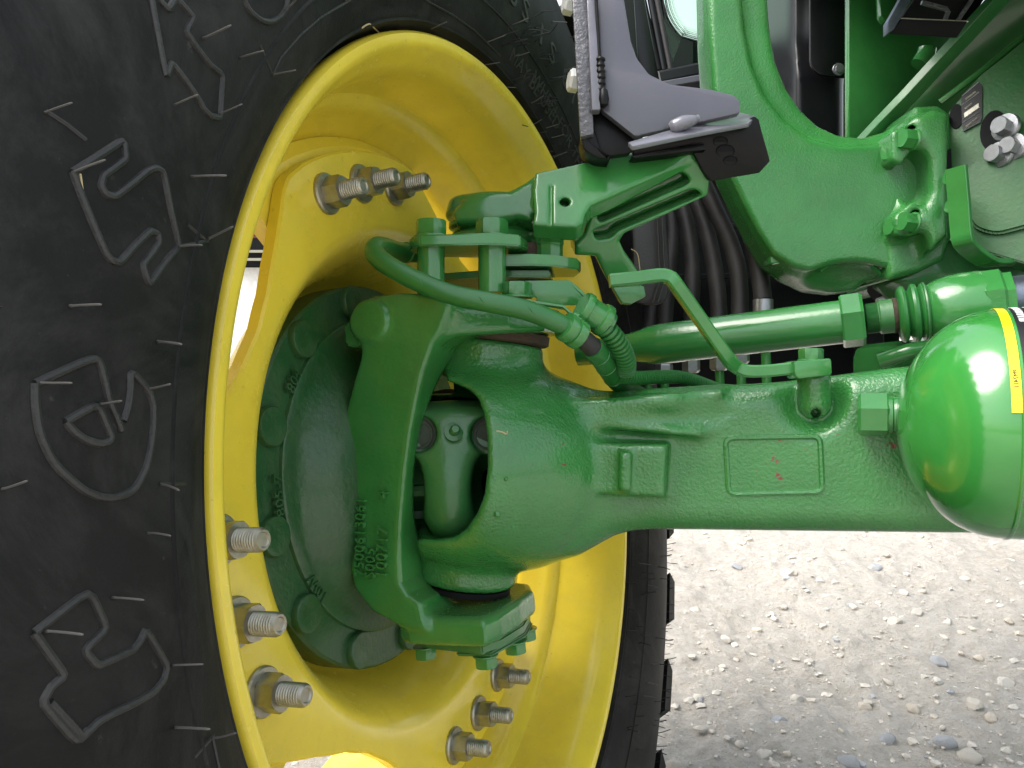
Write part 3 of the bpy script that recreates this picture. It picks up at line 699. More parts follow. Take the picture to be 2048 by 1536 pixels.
v, f = lathe(Pc+np.array([0, -.016, 0]), np.array([0, 1., 0]), [(.036, 0), (.041, .001), (.043, .004), (.043, .010), (.040, .013), (.040, .016), (.044, .018), (.044, .022), (.03, .022)], 60); obj('pivot_seal', np.array(v), f, M['green'], sup)
# clamp plate with two hex bolts on spacer tubes
def hslab(name, pp, y, th, mat, parent, bev=.0012, label=None):
    """horizontal plate: outline in (x,z) view coordinates at height y (top), thickness down"""
    bm = bmesh.new(); A = [bm.verts.new((x, y, z)) for x, z in pp]; B = [bm.verts.new((x, y-th, z)) for x, z in pp]; k = len(pp)
    bm.faces.new(A); bm.faces.new(B[::-1])
    for i in range(k): bm.faces.new((A[i], B[i], B[(i+1) % k], A[(i+1) % k]))
    bmesh.ops.recalc_face_normals(bm, faces=bm.faces)
    if bev: bmesh.ops.bevel(bm, geom=list(bm.edges), offset=bev, segments=2, affect='EDGES')
    bm.verts.index_update(); vs = [tuple(p.co) for p in bm.verts]; fs = [[q.index for q in p.verts] for p in bm.faces]; bm.free()
    return obj(name, np.array(vs), fs, mat, parent, label=label)
stop = empty('steering_stop', W(V(940, 500, .70)), tractor, "green stop plates bolted over the knuckle")
y1 = V(900, 473, .672)[1]
def X(px, z): return (px-1024)/F*z
hslab('clamp_plate', [(X(820, .672), .675), (X(838, .66), .664), (X(985, .66), .655), (X(1040, .672), .664), (X(1056, .69), .69), (X(1050, .73), .73), (X(840, .72), .72), (X(818, .69), .69)], y1, .0095, M['green'], stop)
UP = np.array([0, 1., 0])
for px, z in ((862, .682), (984, .680)):
    c = V(px, 473, z); c[1] = y1
    inst('hex_bolt', HXG2, c, UP, stop, roll=.26 if px < 900 else .5, scale=.86)
    v, f = lathe(np.array([c[0], c[1]-.0095, c[2]]), -UP, [(.0001, 0), (.0118, 0), (.0118, .037), (.0001, .037)], 36); obj('spacer_tube', np.array(v), f, M['green'], stop)
y2 = V(1100, 513, .70)[1]
hslab('stop_plate', [(X(960, .69), .69), (X(1060, .685), .685), (X(1110, .69), .69), (X(1156, .71), .71), (X(1162, .73), .73), (X(1150, .76), .76), (X(960, .78), .78)], y2, .010, M['green'], stop)
hslab('stop_plate', [(X(880, .72), .72), (X(960, .70), .70), (X(1100, .70), .70), (X(1110, .80), .80), (X(880, .80), .80)], y2-.012, .006, M['green_dusty'], stop)
c = V(1100, 505, .715); c[1] = y2; v, f = lathe(c, UP, [(.001, 0), (.0115, 0), (.0115, .012), (.0122, .013), (.0122, .045), (.001, .045)], 8); obj('stop_bolt', np.array(v), f, M['green'], stop, smooth=False)
v, f = lathe(V(1060, 505, .74), np.array([0, 1., 0]), [(.001, -.03), (.020, -.03), (.020, .006), (.001, .006)], 40); obj('stop_pin', np.array(v), f, M['dirt_brown'], stop)
# sensor guard and its hex screw
gd = empty('sensor_guard', W(V(1110, 590, .69)), tractor, "small folded green sensor guard behind the hoses")
plate('guard_plate', [(1010, 562), (1135, 560), (1168, 596), (1164, 610), (1073, 610), (1073, 594), (1010, 594)], .690, .004, M['green'], gd, bev=.0006)
plate('guard_flange', [(1133, 560), (1141, 561), (1186, 600), (1180, 604), (1170, 596)], .690, .03, M['green'], gd, bev=.0006)
inst('hex_screw', HXG, V(1034, 596, .672), UP, gd, roll=.5)
MB().add(*beam([V(975, 592, .672), V(1030, 600, .668), V(1085, 608, .665), V(1128, 615, .662), V(1150, 635, .66), V(1160, 642, .66)], .001, .007, up=(0, 0, -1))).build('hose_bracket', M['green'], gd)
# ---- hoses painted green
h1 = catmull([V(838, 508, .735), V(800, 503, .71), V(768, 494, .68), V(752, 494, .662), V(750, 508, .652), V(775, 530, .645), V(830, 560, .640), V(900, 588, .635), V(975, 604, .633), V(1050, 620, .634), V(1110, 643, .638), V(1150, 665, .645)], 7)
hz = empty('brake_hose', W(h1[20]), tractor, "thick green painted hose looping over the knuckle")
MB().add(*tube(h1, .0082, 18)).build('hose', M['green_hose'], hz)
for i in (30, 44, 55, 64):                       # wrap seams
    if i+1 < len(h1):
        ax = unit(h1[i+1]-h1[i]+.012*np.array([0, .35, 0])); v, f = lathe(h1[i], ax, [(.0081, -.0004), (.0086, 0), (.0081, .0004)], 24); obj('wrap_seam', np.array(v), f, M['green_hose'], hz)
v, f = lathe(h1[5]*.5+h1[4]*.5, unit(h1[6]-h1[4]), [(.0083, -.0015), (.0094, -.001), (.0094, .001), (.0083, .0015)], 24); obj('hose_collar', np.array(v), f, M['green_hose'], hz)
ce = h1[-1]; cax = unit(V(1182, 690, .655)-V(1128, 656, .642))
v, f = lathe(ce-cax*.012, cax, [(.0085, 0), (.0118, .0005), (.0122, .003), (.0118, .0075), (.0108, .008), (.0108, .0095), (.0122, .010), (.0126, .013), (.0122, .0175), (.009, .018)], 36); obj('hose_clamp', np.array(v), f, M['green'], hz)
h2 = catmull([ce+cax*.004, V(1190, 700, .66), V(1212, 730, .69), V(1234, 762, .74), V(1262, 782, .81), V(1300, 800, .88)], 6)
MB().add(*tube(h2[:9], .0080, 16)).build('hose_end', M['hose_rubber'], hz)
MB().add(*tube(h2[5:], .0093, 18)).build('hose_sleeve', M['green_hose'], hz)
for i in range(8, 24, 4):
    ax = unit(h2[i+1]-h2[i]+.3*(h2[i+1]-h2[i])[::-1]*.6); v, f = lathe(h2[i], ax, [(.0092, -.0004), (.0098, 0), (.0092, .0004)], 22); obj('wrap_seam', np.array(v), f, M['green_hose'], hz)
def corrugate(P, r, pitch, depth):
    P = catmull(P, 10); L = np.concatenate([[0], np.cumsum(np.linalg.norm(np.diff(P, axis=0), axis=1))]); n = int(L[-1]/pitch*8)
    s = np.linspace(0, L[-1], n); Q = np.stack([np.interp(s, L, P[:, k]) for k in range(3)], 1)
    ph = (s/pitch) % 1; rr = r - depth*np.where((ph > .62), 1.0, 0.0)
    return tube(Q, rr, 16)
cd = empty('cable_conduit', W(V(1220, 680, .67)), tractor, "green ribbed cable conduit beside the hose")
MB().add(*corrugate([V(1196, 642, .655), V(1222, 668, .66), V(1242, 696, .67), V(1252, 724, .685), V(1252, 740, .70)], .0088, .0042, .0022)).build('ribbed_conduit', M['green_hose'], cd)
MB().add(*corrugate([V(1235, 752, .71), V(1275, 756, .73), V(1320, 754, .76), V(1370, 756, .80), V(1430, 776, .85)], .0066, .0037, .0018)).build('ribbed_conduit', M['green_hose'], cd)
a0 = V(1162, 612, .652); a1 = V(1206, 640, .658); ax = unit(a1-a0)
v, f = lathe(a0, ax, [(.006, 0), (.0125, .0), (.0135, .002), (.0135, .006), (.0118, .007), (.0118, .0185), (.0135, .0195), (.0140, .0225), (.0135, .0255), (.010, .026), (.0095, .030)], 40); obj('conduit_coupling', np.array(v), f, M['green'], cd)
v, f = lathe(V(1146, 636, .650), unit([1, -.4, -.2]), [(.0001, 0), (.0062, 0), (.0062, .008), (.0001, .008)], 8); obj('clamp_nut', np.array(v), f, M['green'], cd, smooth=False)
# ---- bent level rod with its clamp bolt
rod = empty('bent_rod', W(V(1400, 620, .66)), tractor, "bent square green rod bolted to the axle")
z0, z1 = .640, .668
RP = catmull([V(1219, 562, z0), V(1270, 557, z0), V(1318, 551, z0), V(1340, 556, z0), V(1352, 570, z0), V(1400, 638, .65), V(1452, 712, .66), V(1470, 732, z1), V(1492, 742, z1), V(1530, 742, z1), V(1570, 738, z1), V(1598, 734, z1)], 3)
MB().add(*beam(RP, .0052, .0062, up=(0, 0, -1), ch=.3)).build('square_rod', M['green'], rod)
plate('rod_clamp', rnd([(1588, 722), (1663, 716), (1665, 750), (1596, 758), (1590, 748)], 6), .655, .024, M['green'], rod, bev=.0012)
inst('clamp_bolt', HXG, V(1622, 722, .668), UP, rod, roll=.2, scale=.8)
plate('rod_end_pad', [(1226, 575), (1288, 572), (1292, 592), (1262, 608), (1244, 606)], .70, .012, M['green_dusty'], rod, bev=.001)
# ---- tie rod
tie = empty('tie_rod', W(V(1480, 660, .86)), tractor, "green steering tie rod behind the axle beam")
A, B = V(1205, 702, .93), V(1690, 643, .835); ax = unit(B-A); L = np.linalg.norm(B-A)
v, f = lathe(A, ax, [(.001, -.03), (.014, -.03), (.015, 0), (.0155, .025), (.0175, .040), (.0215, .056), (.0228, .07), (.0228, L)], 40); obj('tube', np.array(v), f, M['green'], tie)
v, f = lathe(B, ax, [(.001, -.004), (.027, -.004), (.0285, -.002), (.0285, .015), (.027, .018), (.001, .018)], 6, ref=(.1, 1, .2)); obj('lock_nut', np.array(v), f, M['green'], tie, smooth=False)
def sq(pr, rs=.92): return [(r*rs if h > .066 else r, .0175+(h-.02)*.70) for r, h in pr]
p = [(.001, .02)]; h = .024
while h < .040: p += [(.0150, h), (.0160, h+.0007)]; h += .0014
p += [(.016, h), (.0175, h+.002), (.0175, .060), (.015, .062), (.015, .066), (.016, .067)]
v, f = lathe(B, ax, sq(p), 40); obj('threaded_end', np.array(v), f, M['green_dusty'], tie)
v, f = lathe(B, ax, sq([(.0165, .060), (.0185, .061), (.0185, .068), (.017, .070)]), 40); obj('dirt_collar', np.array(v), f, M['dirt_brown'], tie)
pb_ = [(.02, .066), (.027, .067), (.0305, .070), (.0315, .073), (.0305, .0765), (.027, .079), (.0245, .080), (.0265, .082), (.0315, .085), (.0325, .0885), (.0315, .092), (.027, .095), (.029, .0965), (.031, .098), (.0315, .0995), (.0305, .1015), (.0315, .103), (.031, .105), (.027, .107)]
v, f = lathe(B, ax, sq(pb_), 48); obj('rubber_boot', np.array(v), f, M['green_hose'], tie)
v, f = lathe(B, ax, sq([(.0305, .100), (.0325, .101), (.0328, .103), (.0315, .1045)]), 48); obj('boot_ring', np.array(v), f, M['green_dusty'], tie)
v, f = lathe(B, ax, sq([(.026, .104), (.0285, .106), (.033, .118), (.036, .135), (.037, .150), (.037, .172), (.036, .178)]), 48); obj('ball_housing', np.array(v), f, M['green'], tie)
v, f = lathe(B+ax*.122, ax, [(.001, 0), (.033, 0), (.0355, .003), (.0355, .018), (.031, .021), (.031, .028), (.001, .03)], 8, ref=(.3, 1, .2)); obj('housing_hex', np.array(v), f, M['green'], tie, smooth=False)
v, f = lathe(B+ax*.145, ax, [(.001, 0), (.024, 0), (.024, .20), (.001, .2)], 40); obj('piston_rod', np.array(v), f, M['chrome'], tie)
# ---- pressure accumulator (gloss green dome) with warning label
acc = empty('pressure_accumulator', W(V(2000, 845, .56)), tractor, "gloss green domed pressure accumulator with a yellow and black label")
RA = .0840; o = V(1792, 843, .618); XA = unit([.92, 0.0, -.39])
pr = [(.0001, 0)]
for t in np.linspace(.12, PI/2, 22): pr.append((RA*math.sin(t), .068*(1-math.cos(t))))
pr += [(RA, .069), (RA+.001, .0700), (RA+.001, .0715), (RA, .0725), (RA, .24), (RA*.9, .28), (.001, .30)]
v, f = lathe(o, XA, pr, 110); obj('dome_shell', np.array(v), f, M['green_gloss'], acc)
hx0 = V(1716, 829, .648); L_ = .021
v, f = lathe(hx0, XA, [(.001, 0), (.0155, 0), (.0178, .002), (.0178, L_), (.0165, L_+.0015), (.001, L_+.0015)], 6, ref=(0, 1, .35)); obj('hex_fitting', np.array(v), f, M['green'], acc, smooth=False)
v, f = lathe(hx0+XA*L_, XA, [(.0135, 0), (.0150, .001), (.0150, .004), (.0140, .005), (.0145, .010), (.018, .016), (.024, .020)], 40); obj('neck', np.array(v), f, M['green'], acc)
# label wrapped round the shell
def band(nm, h0, h1, t0, t1, r, mat, n=60, th=.0004):
    a, b, x = frame(XA); v = []; ts = np.linspace(t0, t1, n)
    for hh, rr in ((h0, r), (h0, r+th), (h1, r+th), (h1, r)):
        for t in ts: v.append(o+x*hh+rr*(math.cos(t)*a+math.sin(t)*b))
    f = [(i*n+k, i*n+k+1, ((i+1) % 4)*n+k+1, ((i+1) % 4)*n+k) for i in range(4) for k in range(n-1)]+[(0, n, 2*n, 3*n), (n-1, 2*n-1, 3*n-1, 4*n-1)]
    return obj(nm, np.array(v), f, mat, acc)
_a, _b, _x = frame(XA)
def ang_at(px, py):                            # angle of the shell point seen at a pixel
    d = ray(px, py); best = None
    for z in np.linspace(.40, .70, 1800):
        p = d*z-o; h = p@_x; r = math.hypot(p@_a, p@_b)
        if r < RA: return math.atan2(p@_b, p@_a), h
    return None
tl, hl = ang_at(2036, 826); tt, ht = ang_at(2010, 650)
dt = (tt-tl+PI) % (2*PI)-PI; tfar = tl+dt/abs(dt)*(abs(dt)+1.3)
h0 = hl-.0035
band('yellow_stripe', h0, h0+.0065, tl, tfar, RA+.0002, M['yellow_label'])
band('yellow_stripe', h0+.0065, .20, tl, tl+dt/abs(dt)*.05, RA+.0002, M['yellow_label'])
band('black_label', h0+.0065, .20, tl+dt/abs(dt)*.05, tfar, RA+.0002, M['label_black'])
rt = random.Random(3); rows_ = [" ".join("".join(rt.choice("MHNEWIUB") for _ in range(rt.choice((2, 3, 5, 7)))) for _ in range(7)) for _ in range(5)]
sgn = dt/abs(dt)
for i, s_ in enumerate(rows_):
    v, f = text_mesh(s_, .0062, .0003, bold=True); out = []
    hh = h0+.012+i*.0085
    for x, y, z in v:
        t = tl+sgn*(.10+(.165-x)/RA*1.0) if True else 0
        out.append(o+_x*(hh-y+.003)+(RA+.0008+z)*(math.cos(t)*_a+math.sin(t)*_b))
    obj('label_text', np.array(out), f, M['label_white'], acc, smooth=False)
v, f = text_mesh("PM7411", .004, .0002); out = []
for x, y, z in v:
    t = tl+sgn*(.35-x/RA); out.append(o+_x*(h0+.0045-y)+(RA+.0008+z)*(math.cos(t)*_a+math.sin(t)*_b))
obj('label_text', np.array(out), f, M['label_black'], acc, smooth=False)
# ================================================================== black fender bracket (top centre)
br = empty('fender_bracket', W(V(1300, 170, .68)), tractor, "welded steel bracket of black plate with painted grey sheen and black angle iron")
g1 = rnd([(1188, -60), (1238, -60), (1262, 82), (1274, 116), (1298, 148), (1340, 168), (1420, 178), (1468, 190), (1481, 203), (1480, 226), (1380, 248), (1270, 272), (1204, 220), (1194, 140)], 4, 3)
plate('gusset_plate', g1, .675, .008, M['sheen_grey'], br, n=(0, .12, -1), bev=.0012)
plate('flange_strip', [(1141, -60), (1170, -60), (1188, 268), (1160, 274)], .672, .020, M['black_tex'], br, n=(-.1, .05, -1), bev=.0015)
plate('flange_edge', [(1171, -60), (1189, -60), (1201, 219), (1184, 220)], .667, .010, M['sheen_black'], br, n=(0, .1, -1), bev=.001)
MB().add(*tube(catmull([V(1190, -40, .668), V(1196, 60, .668), V(1199, 120, .667)], 4), .0014, 8)).build('weld_seam', M['black'], br)
wp = [V(1201+random.uniform(-1, 1), 116+i*8, .666) for i in range(12)]
MB().add(*tube(catmull(wp, 2), [.0036+.0006*math.sin(i*2.1) for i in range(23)], 10)).build('weld_bead', M['black'], br, label="black weld bead with a teardrop end")
v, f = lathe(V(1207, 196, .664), np.array([0, 1., 0]), [(.0001, -.009), (.004, -.006), (.0047, -.001), (.0035, .006), (.0001, .010)], 16); obj('weld_drop', np.array(v), f, M['black'], br)
plate('corner_plate', rnd([(1184, 216), (1206, 218), (1272, 275), (1262, 306), (1215, 312), (1196, 300), (1186, 262)], 8, 4), .682, .012, M['black'], br, bev=.0015)
plate('corner_foot', rnd([(1160, 268), (1190, 262), (1202, 300), (1222, 318), (1196, 316), (1168, 300)], 6, 4), .675, .03, M['black'], br, bev=.002)
# angle iron: sky sheen painted on the top leg, plain black front leg
plate('angle_top', [(1256, 284), (1330, 262), (1480, 224), (1512, 232), (1498, 246), (1400, 264), (1265, 292)], .668, .004, M['sheen_black'], br, n=(0, .8, -.6), bev=.0008)
MB().add(*tube(catmull([V(1340, 257, .664), V(1362, 247, .662), V(1385, 240, .662), V(1396, 236, .664)], 4), [.004, .0055, .006, .006, .006, .006, .0055, .005, .0045, .004, .003, .003, .003][:13], 10)).build('weld_bead', M['sheen_black'], br)
fr_ = [(1262, 288), (1400, 262), (1484, 246), (1508, 232), (1518, 238), (1524, 262), (1541, 322), (1519, 346), (1422, 362), (1405, 340), (1380, 292), (1270, 314)]
o1 = plate('angle_front', fr_, .690, .010, M['black'], br, n=(.05, -.25, -1), bev=.0012, at=(1400, 290))
for x, y, rx in ((1441, 283, 15), (1451, 302, 19), (1461, 321, 14)):
    nn = unit([.05, -.25, -1]); oo = V(1400, 290, .690); c = on_plane(x, y, oo, nn)
    v, f = lathe(c-nn*.0095, nn, [(.0001, .0), (rx*.69/F*.72, .001), (rx*.69/F*.9, .0100), (rx*.69/F, .0102), (rx*.69/F*1.05, .0096)], 30)
    V2 = np.array(v); V2[:, 1] = c[1]+(V2[:, 1]-c[1])*.62; obj('bolt_hole', V2, f, M['black_matt'], br)
plate('angle_lip', [(1262, 312), (1380, 290), (1408, 286), (1412, 300), (1384, 302), (1270, 316)], .684, .02, M['black'], br, bev=.001)
plate('mount_block', [(1378, 292), (1400, 298), (1418, 335), (1419, 356), (1396, 326)], .712, .05, M['green'], sup, bev=.001)
# pale nuts peeping out behind the flange
for x, y in ((1150, 163), (1140, 8)):
    v, f = lathe(V(x+6, y, .72), unit([-1, .1, -.2]), [(.0001, 0), (.0105, 0), (.0105, .007), (.0085, .009), (.0001, .009)], 6, ref=(0, 1, 0)); obj('cap_nut', np.array(v), f, M['white_paint'], br, smooth=False)
# ================================================================== front frame casting
cast = empty('front_support', W(V(1600, 300, .95)), tractor, "large green cast front support with textured paint")
Ff = Field((.20, .06, .84), (.62, .56, 1.20), .0034)
zs = .93
out_ = [(1416, -60), (1535, -60), (1545, 60), (1556, 120), (1578, 175), (1606, 216), (1640, 248), (1680, 266), (1730, 272), (1780, 258), (1818, 232), (1836, 228), (1856, 300), (1862, 420), (1846, 470), (1838, 520), (1796, 545), (1750, 560), (1735, 575), (1690, 580), (1640, 574), (1590, 550), (1548, 518), (1520, 470), (1488, 408), (1460, 345), (1440, 280), (1428, 180), (1420, 60)]
Ff.op(p_px(out_, zs, zs+.07, .012), .01)
Ff.op(p_px([(1418, -60), (1478, -60), (1490, 60), (1505, 130), (1530, 190), (1570, 240), (1620, 275), (1680, 290), (1740, 288), (1800, 278), (1850, 270), (1858, 330), (1862, 420), (1846, 470), (1838, 520), (1796, 540), (1750, 545), (1690, 550), (1640, 548), (1590, 535), (1548, 508), (1520, 465), (1488, 404), (1460, 345), (1440, 280), (1428, 180), (1420, 60)], zs-.012, zs+.05, .006), .010)
0 and Ff.op(p_px([(1560, 300), (1620, 330), (1740, 340), (1850, 300), (1850, 560), (1740, 570), (1640, 550), (1560, 470)], zs-.008, zs+.05, .02), .06)
Ff.sub(p_ell(V(1700, 585, zs), (.062, .034, .030)), .01)
front = Ff.mesh('support_casting', M['green_cast2'] if 'green_cast2' in M else M['green'], cast)
MB().add(*tube(catmull([V(1640, 542, zs+.004), V(1665, 524, zs), V(1700, 516, zs-.002), V(1735, 524, zs), V(1760, 548, zs+.004)], 6), .003, 8)).build('cast_edge', M['green'], cast)
plate('cast_lug', [(1540, 500), (1553, 492), (1572, 506), (1566, 526), (1542, 527)], .93, .03, M['green'], cast, bev=.002)
# bright bevel along the inside of the column (machined chamfer)
CHB = [V(1490, -60, zs-.003), V(1500, 60, zs-.003), V(1518, 140, zs-.003), V(1548, 206, zs-.003), V(1590, 250, zs-.003), V(1640, 276, zs-.003), V(1700, 288, zs-.003), V(1740, 282, zs-.003)]
# mounting block between casting and engine
mb_ = empty('mounting_block', W(V(1840, 380, .92)), tractor, "green cast mounting block with four hex bolts")
Fm = Field((.40, .05, .84), (.60, .40, 1.10), .0028)
zb = .895
Fm.op(p_px([(1800, 262), (1836, 210), (1880, 208), (1905, 225), (1908, 470), (1890, 520), (1840, 545), (1780, 560), (1770, 480), (1790, 440), (1795, 330)], zb+.02, zb+.12, .008), .01)
Fm.op(p_px(rnd([(1784, 262), (1802, 255), (1832, 240), (1842, 262), (1836, 300), (1806, 330), (1784, 320)], 8), zb-.004, zb+.05, .004), .012)
Fm.op(p_px(rnd([(1790, 432), (1830, 400), (1850, 420), (1846, 460), (1826, 472), (1794, 470)], 8), zb-.004, zb+.05, .004), .012)
Fm.sub(p_ell(V(1830, 352, zb+.010), (.022, .030, .026)), .006)
Fm.op(p_px([(1838, 232), (1870, 214), (1902, 222), (1900, 470), (1868, 500), (1850, 440), (1866, 380), (1862, 320), (1842, 280)], zb-.010, zb+.06, .010), .012)
Fm.sub(p_cyl(V(1823, 259, zb-.03), V(1823, 259, zb+.03), .0045, .001), .002)
Fm.sub(p_cyl(V(1830, 428, zb-.03), V(1830, 428, zb+.03), .0045, .001), .002)
Fm.mesh('block_casting', M['green_cast2'] if 'green_cast2' in M else M['green'], mb_)
AXL = unit([-1, .08, -.22])
HXB = hexmesh('green_hex_block', .0140, .017, M['green'], flange=.0150, fh=.003)
for x, y, z, s in ((1773, 306, .905, .95), (1806, 280, .885, 1.0), (1778, 456, .905, .95), (1806, 446, .885, 1.0)):
    inst('hex_bolt', HXB, V(x+22, y, z+.004), AXL, mb_, roll=.4, scale=s*.8)
for x, y in ((1906, 357), (1910, 414)):
    inst('hex_screw', HXG, V(x, y, .872), AXL, mb_, roll=.2, scale=.62)
# ---- transmission / engine housing on the right
eng = empty('engine_housing', W(V(1980, 330, .95)), tractor, "green painted engine housing with a data plate")
ne = unit([-.62, .12, -.78]); oe = V(1960, 330, .90)
def ep(x, y, off=0.0): return on_plane(x, y, oe+ne*off, ne)
def eplate(nm, pp, off, th, mat, parent, bev=.0015, **kw):
    q = [ep(x, y, off) for x, y in pp]; bm = bmesh.new(); A = [bm.verts.new(p) for p in q]; B = [bm.verts.new(p-ne*th) for p in q]; k = len(q)
    bm.faces.new(A); bm.faces.new(B[::-1])
    for i in range(k): bm.faces.new((A[i], B[i], B[(i+1) % k], A[(i+1) % k]))
    bmesh.ops.recalc_face_normals(bm, faces=bm.faces)
    if bev: bmesh.ops.bevel(bm, geom=list(bm.edges), offset=bev, segments=2, affect='EDGES')
    bm.verts.index_update(); vs = [tuple(p.co) for p in bm.verts]; fs = [[r.index for r in p.verts] for p in bm.faces]; bm.free()
    return obj(nm, np.array(vs), fs, mat, parent, **kw)
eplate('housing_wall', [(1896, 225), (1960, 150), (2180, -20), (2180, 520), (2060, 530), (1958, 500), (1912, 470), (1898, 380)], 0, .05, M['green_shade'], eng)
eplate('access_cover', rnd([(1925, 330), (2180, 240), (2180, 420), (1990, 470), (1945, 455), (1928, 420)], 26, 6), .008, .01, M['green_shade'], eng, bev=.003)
for x, y, rx, ry in ((1913, 233, 7, 26), (1988, 262, 13, 42)):
    c = ep(x, y, .0005); a, b, _ = frame(ne); v = [c+a*rx*1.55*.9/F*math.cos(t)*1.2+b*ry*.9/F*math.sin(t) for t in np.linspace(0, 2*PI, 28, endpoint=False)]
    v2 = [p-ne*.02 for p in v]; vv = [p+ne*.001 for p in v]; n_ = 28
    f = [(i, (i+1) % n_, n_+(i+1) % n_, n_+i) for i in range(n_)]+[tuple(range(n_))]
    obj('oval_port', np.array(vv+v2), f, M['black_matt'], eng)
pl_ = eplate('data_plate', rnd([(1922, 192), (1957, 162), (1965, 172), (1964, 238), (1960, 246), (1926, 264), (1924, 250)], 4, 3), .0025, .0015, M['label_black'], eng, bev=.0003)
dp = MB()
for (x0, y0, x1, y1) in ((1924, 192, 1957, 164), (1924, 210, 1958, 184), (1926, 238, 1961, 214), (1927, 262, 1962, 243), (1925, 246, 1960, 223)):
    dp.add(*tube([ep(x0, y0, .0029), ep(x1, y1, .0029)], .0006, 4))
dp.build('plate_border', M['steel'], pl_)
eplate('plate_field', [(1928, 226), (1957, 206), (1958, 216), (1929, 237)], .0029, .0006, M['zinc'], pl_, bev=.0001)
for x, y, l in ((1931, 199, 20), (1930, 218, 14), (1932, 254, 12), (1946, 243, 9)):
    MB().add(*tube([ep(x, y, .0029), ep(x+l, y-l*.8, .0029)], .0011, 4)).build('plate_print', M['zinc'], pl_)
SV = hexmesh('silver_flange_bolt', .0125, .014, M['steel'], flange=.0195, fh=.006)
for x, y in ((2006, 256), (2022, 296), (1992, 312)):
    inst('flange_bolt', SV, ep(x+8, y, .004), unit(ne+np.array([-.5, 0, 0.2])), eng, roll=.1+.05*x, scale=.8)
# strap bracket: bent flat bar
st_ = catmull([V(1912, 335, .85), V(1918, 400, .85), V(1922, 455, .85), V(1926, 482, .85), V(1938, 498, .855), V(1965, 518, .865), V(1990, 526, .875), V(2060, 520, .89), V(2120, 512, .90)], 4)
MB().add(*beam(st_, .0030, .011, up=(.5, .1, -.8))).build('strap_bracket', M['green'], eng)
# slot shadow, sump and lower castings
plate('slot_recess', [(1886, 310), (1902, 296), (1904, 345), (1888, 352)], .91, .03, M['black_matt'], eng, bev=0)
Fg = Field((.40, .08, .90), (.80, .22, 1.2), .004)
Fg.op(p_px([(1790, 560), (1900, 470), (1935, 500), (1990, 525), (2200, 540), (2200, 590), (1960, 572), (1880, 562), (1820, 575)], .93, 1.08, .01), .01)
Fg.op(p_cyl(V(1815, 560, .95), V(1850, 520, 1.05), .032, .004), .02)
Fg.mesh('sump_casting', M['green_dusty'], eng)
plate('under_cover', [(1940, 500), (2200, 420), (2200, 560), (1980, 560)], 1.02, .03, M['green_dusty'], eng, n=(-.2, -.4, -.9))
MB().add(*tube([V(1765, 590, .99), V(1800, 540, 1.0), V(1840, 500, 1.02)], .02, 14)).build('duct_pipe', M['black_matt'], eng)
lb = MB()
lb.add(*tube(catmull([V(1975, 566, .95), V(1990, 556, .95), V(2020, 556, .95), V(2030, 566, .95), V(2010, 576, .95), V(1985, 576, .95), V(1975, 566, .95)], 4), .0025, 8))
lb.build('shackle', M['green_dusty'], eng)
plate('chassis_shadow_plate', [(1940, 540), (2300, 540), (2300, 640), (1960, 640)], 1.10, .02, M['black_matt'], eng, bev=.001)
MB().add(*tube(catmull([V(1760, 722, .98), V(1790, 712, .97), V(1830, 700, .96), V(1900, 690, .96)], 4), .010, 14)).build('lower_pipe', M['green'], eng)
MB().add(*tube([V(1756, 606, .98), V(1772, 600, .98), V(1786, 596, .98)], .006, 8)).build('pale_fitting', M['white_paint'], eng)
# ---- hood rail, side panel and black box at top right
hood = empty('hood_side', W(V(1800, 120, 1.05)), tractor, "green hood side panel above a diagonal frame rail")
plate('side_panel', [(1698, -120), (1900, -120), (1960, 40), (1880, 130), (1740, 280), (1698, 280)], 1.10, .01, M['green'], hood, n=(.25, .1, -1), bev=.002)
plate('inner_panel', [(1752, -120), (1800, -120), (1812, 20), (1772, 42), (1762, 30)], 1.07, .01, M['green'], hood, n=(.3, .3, -1), bev=.003)
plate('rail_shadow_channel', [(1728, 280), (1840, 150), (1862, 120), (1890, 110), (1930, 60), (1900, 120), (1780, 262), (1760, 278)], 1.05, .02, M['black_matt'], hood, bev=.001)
MB().add(*beam([V(1700, 316, 1.02), V(1765, 247, .99), V(1812, 198, .97), V(1880, 124, .95), V(1940, 60, .93), V(2050, -60, .89)], .0058, .010, up=(-.3, .6, -.7), ch=.1)).build('frame_rail_edge', M['green_dusty'], hood)
plate('frame_rail', [(1720, 320), (1800, 226), (1900, 122), (1975, 40), (2060, -60), (2300, -60), (2300, -30), (2010, 160), (1920, 220), (1840, 250), (1790, 290)], .99, .02, M['green_panel'], hood, n=(-.25, -.45, -.85), bev=.002)
MB().add(*tube([V(1880, 205, .955), V(1960, 145, .935), V(2100, 30, .90)], .004, 8)).build('rail_fold', M['green'], hood)
MB().add(*tube([V(1838, 130, 1.0), V(1852, 108, 1.0), V(1854, 98, 1.0)], .011, 16)).build('pipe_stub', M['green'], hood)
box = empty('black_box', W(V(1880, 30, .9)), tractor, "black open framed box hanging under the hood")
plate('box_side', [(1776, 66), (1776, 42), (1800, 0), (1830, -60), (1862, -60), (1822, 0), (1788, 58)], .88, .012, M['chrome'], box, bev=.0006)
plate('box_front', [(1778, 68), (1804, 38), (1935, 43), (1914, 76)], .885, .004, M['black_matt'], box, n=(0, -.5, -1), bev=.0006)
plate('box_inside', [(1802, 38), (1870, -60), (2010, -60), (1936, 44)], .93, .004, M['black_matt'], box, n=(0, -.6, -1), bev=0)
MB().add(*tube([V(1802, 37, .885), V(1936, 43, .885)], .0010, 6)).build('box_rib', M['zinc'], box)
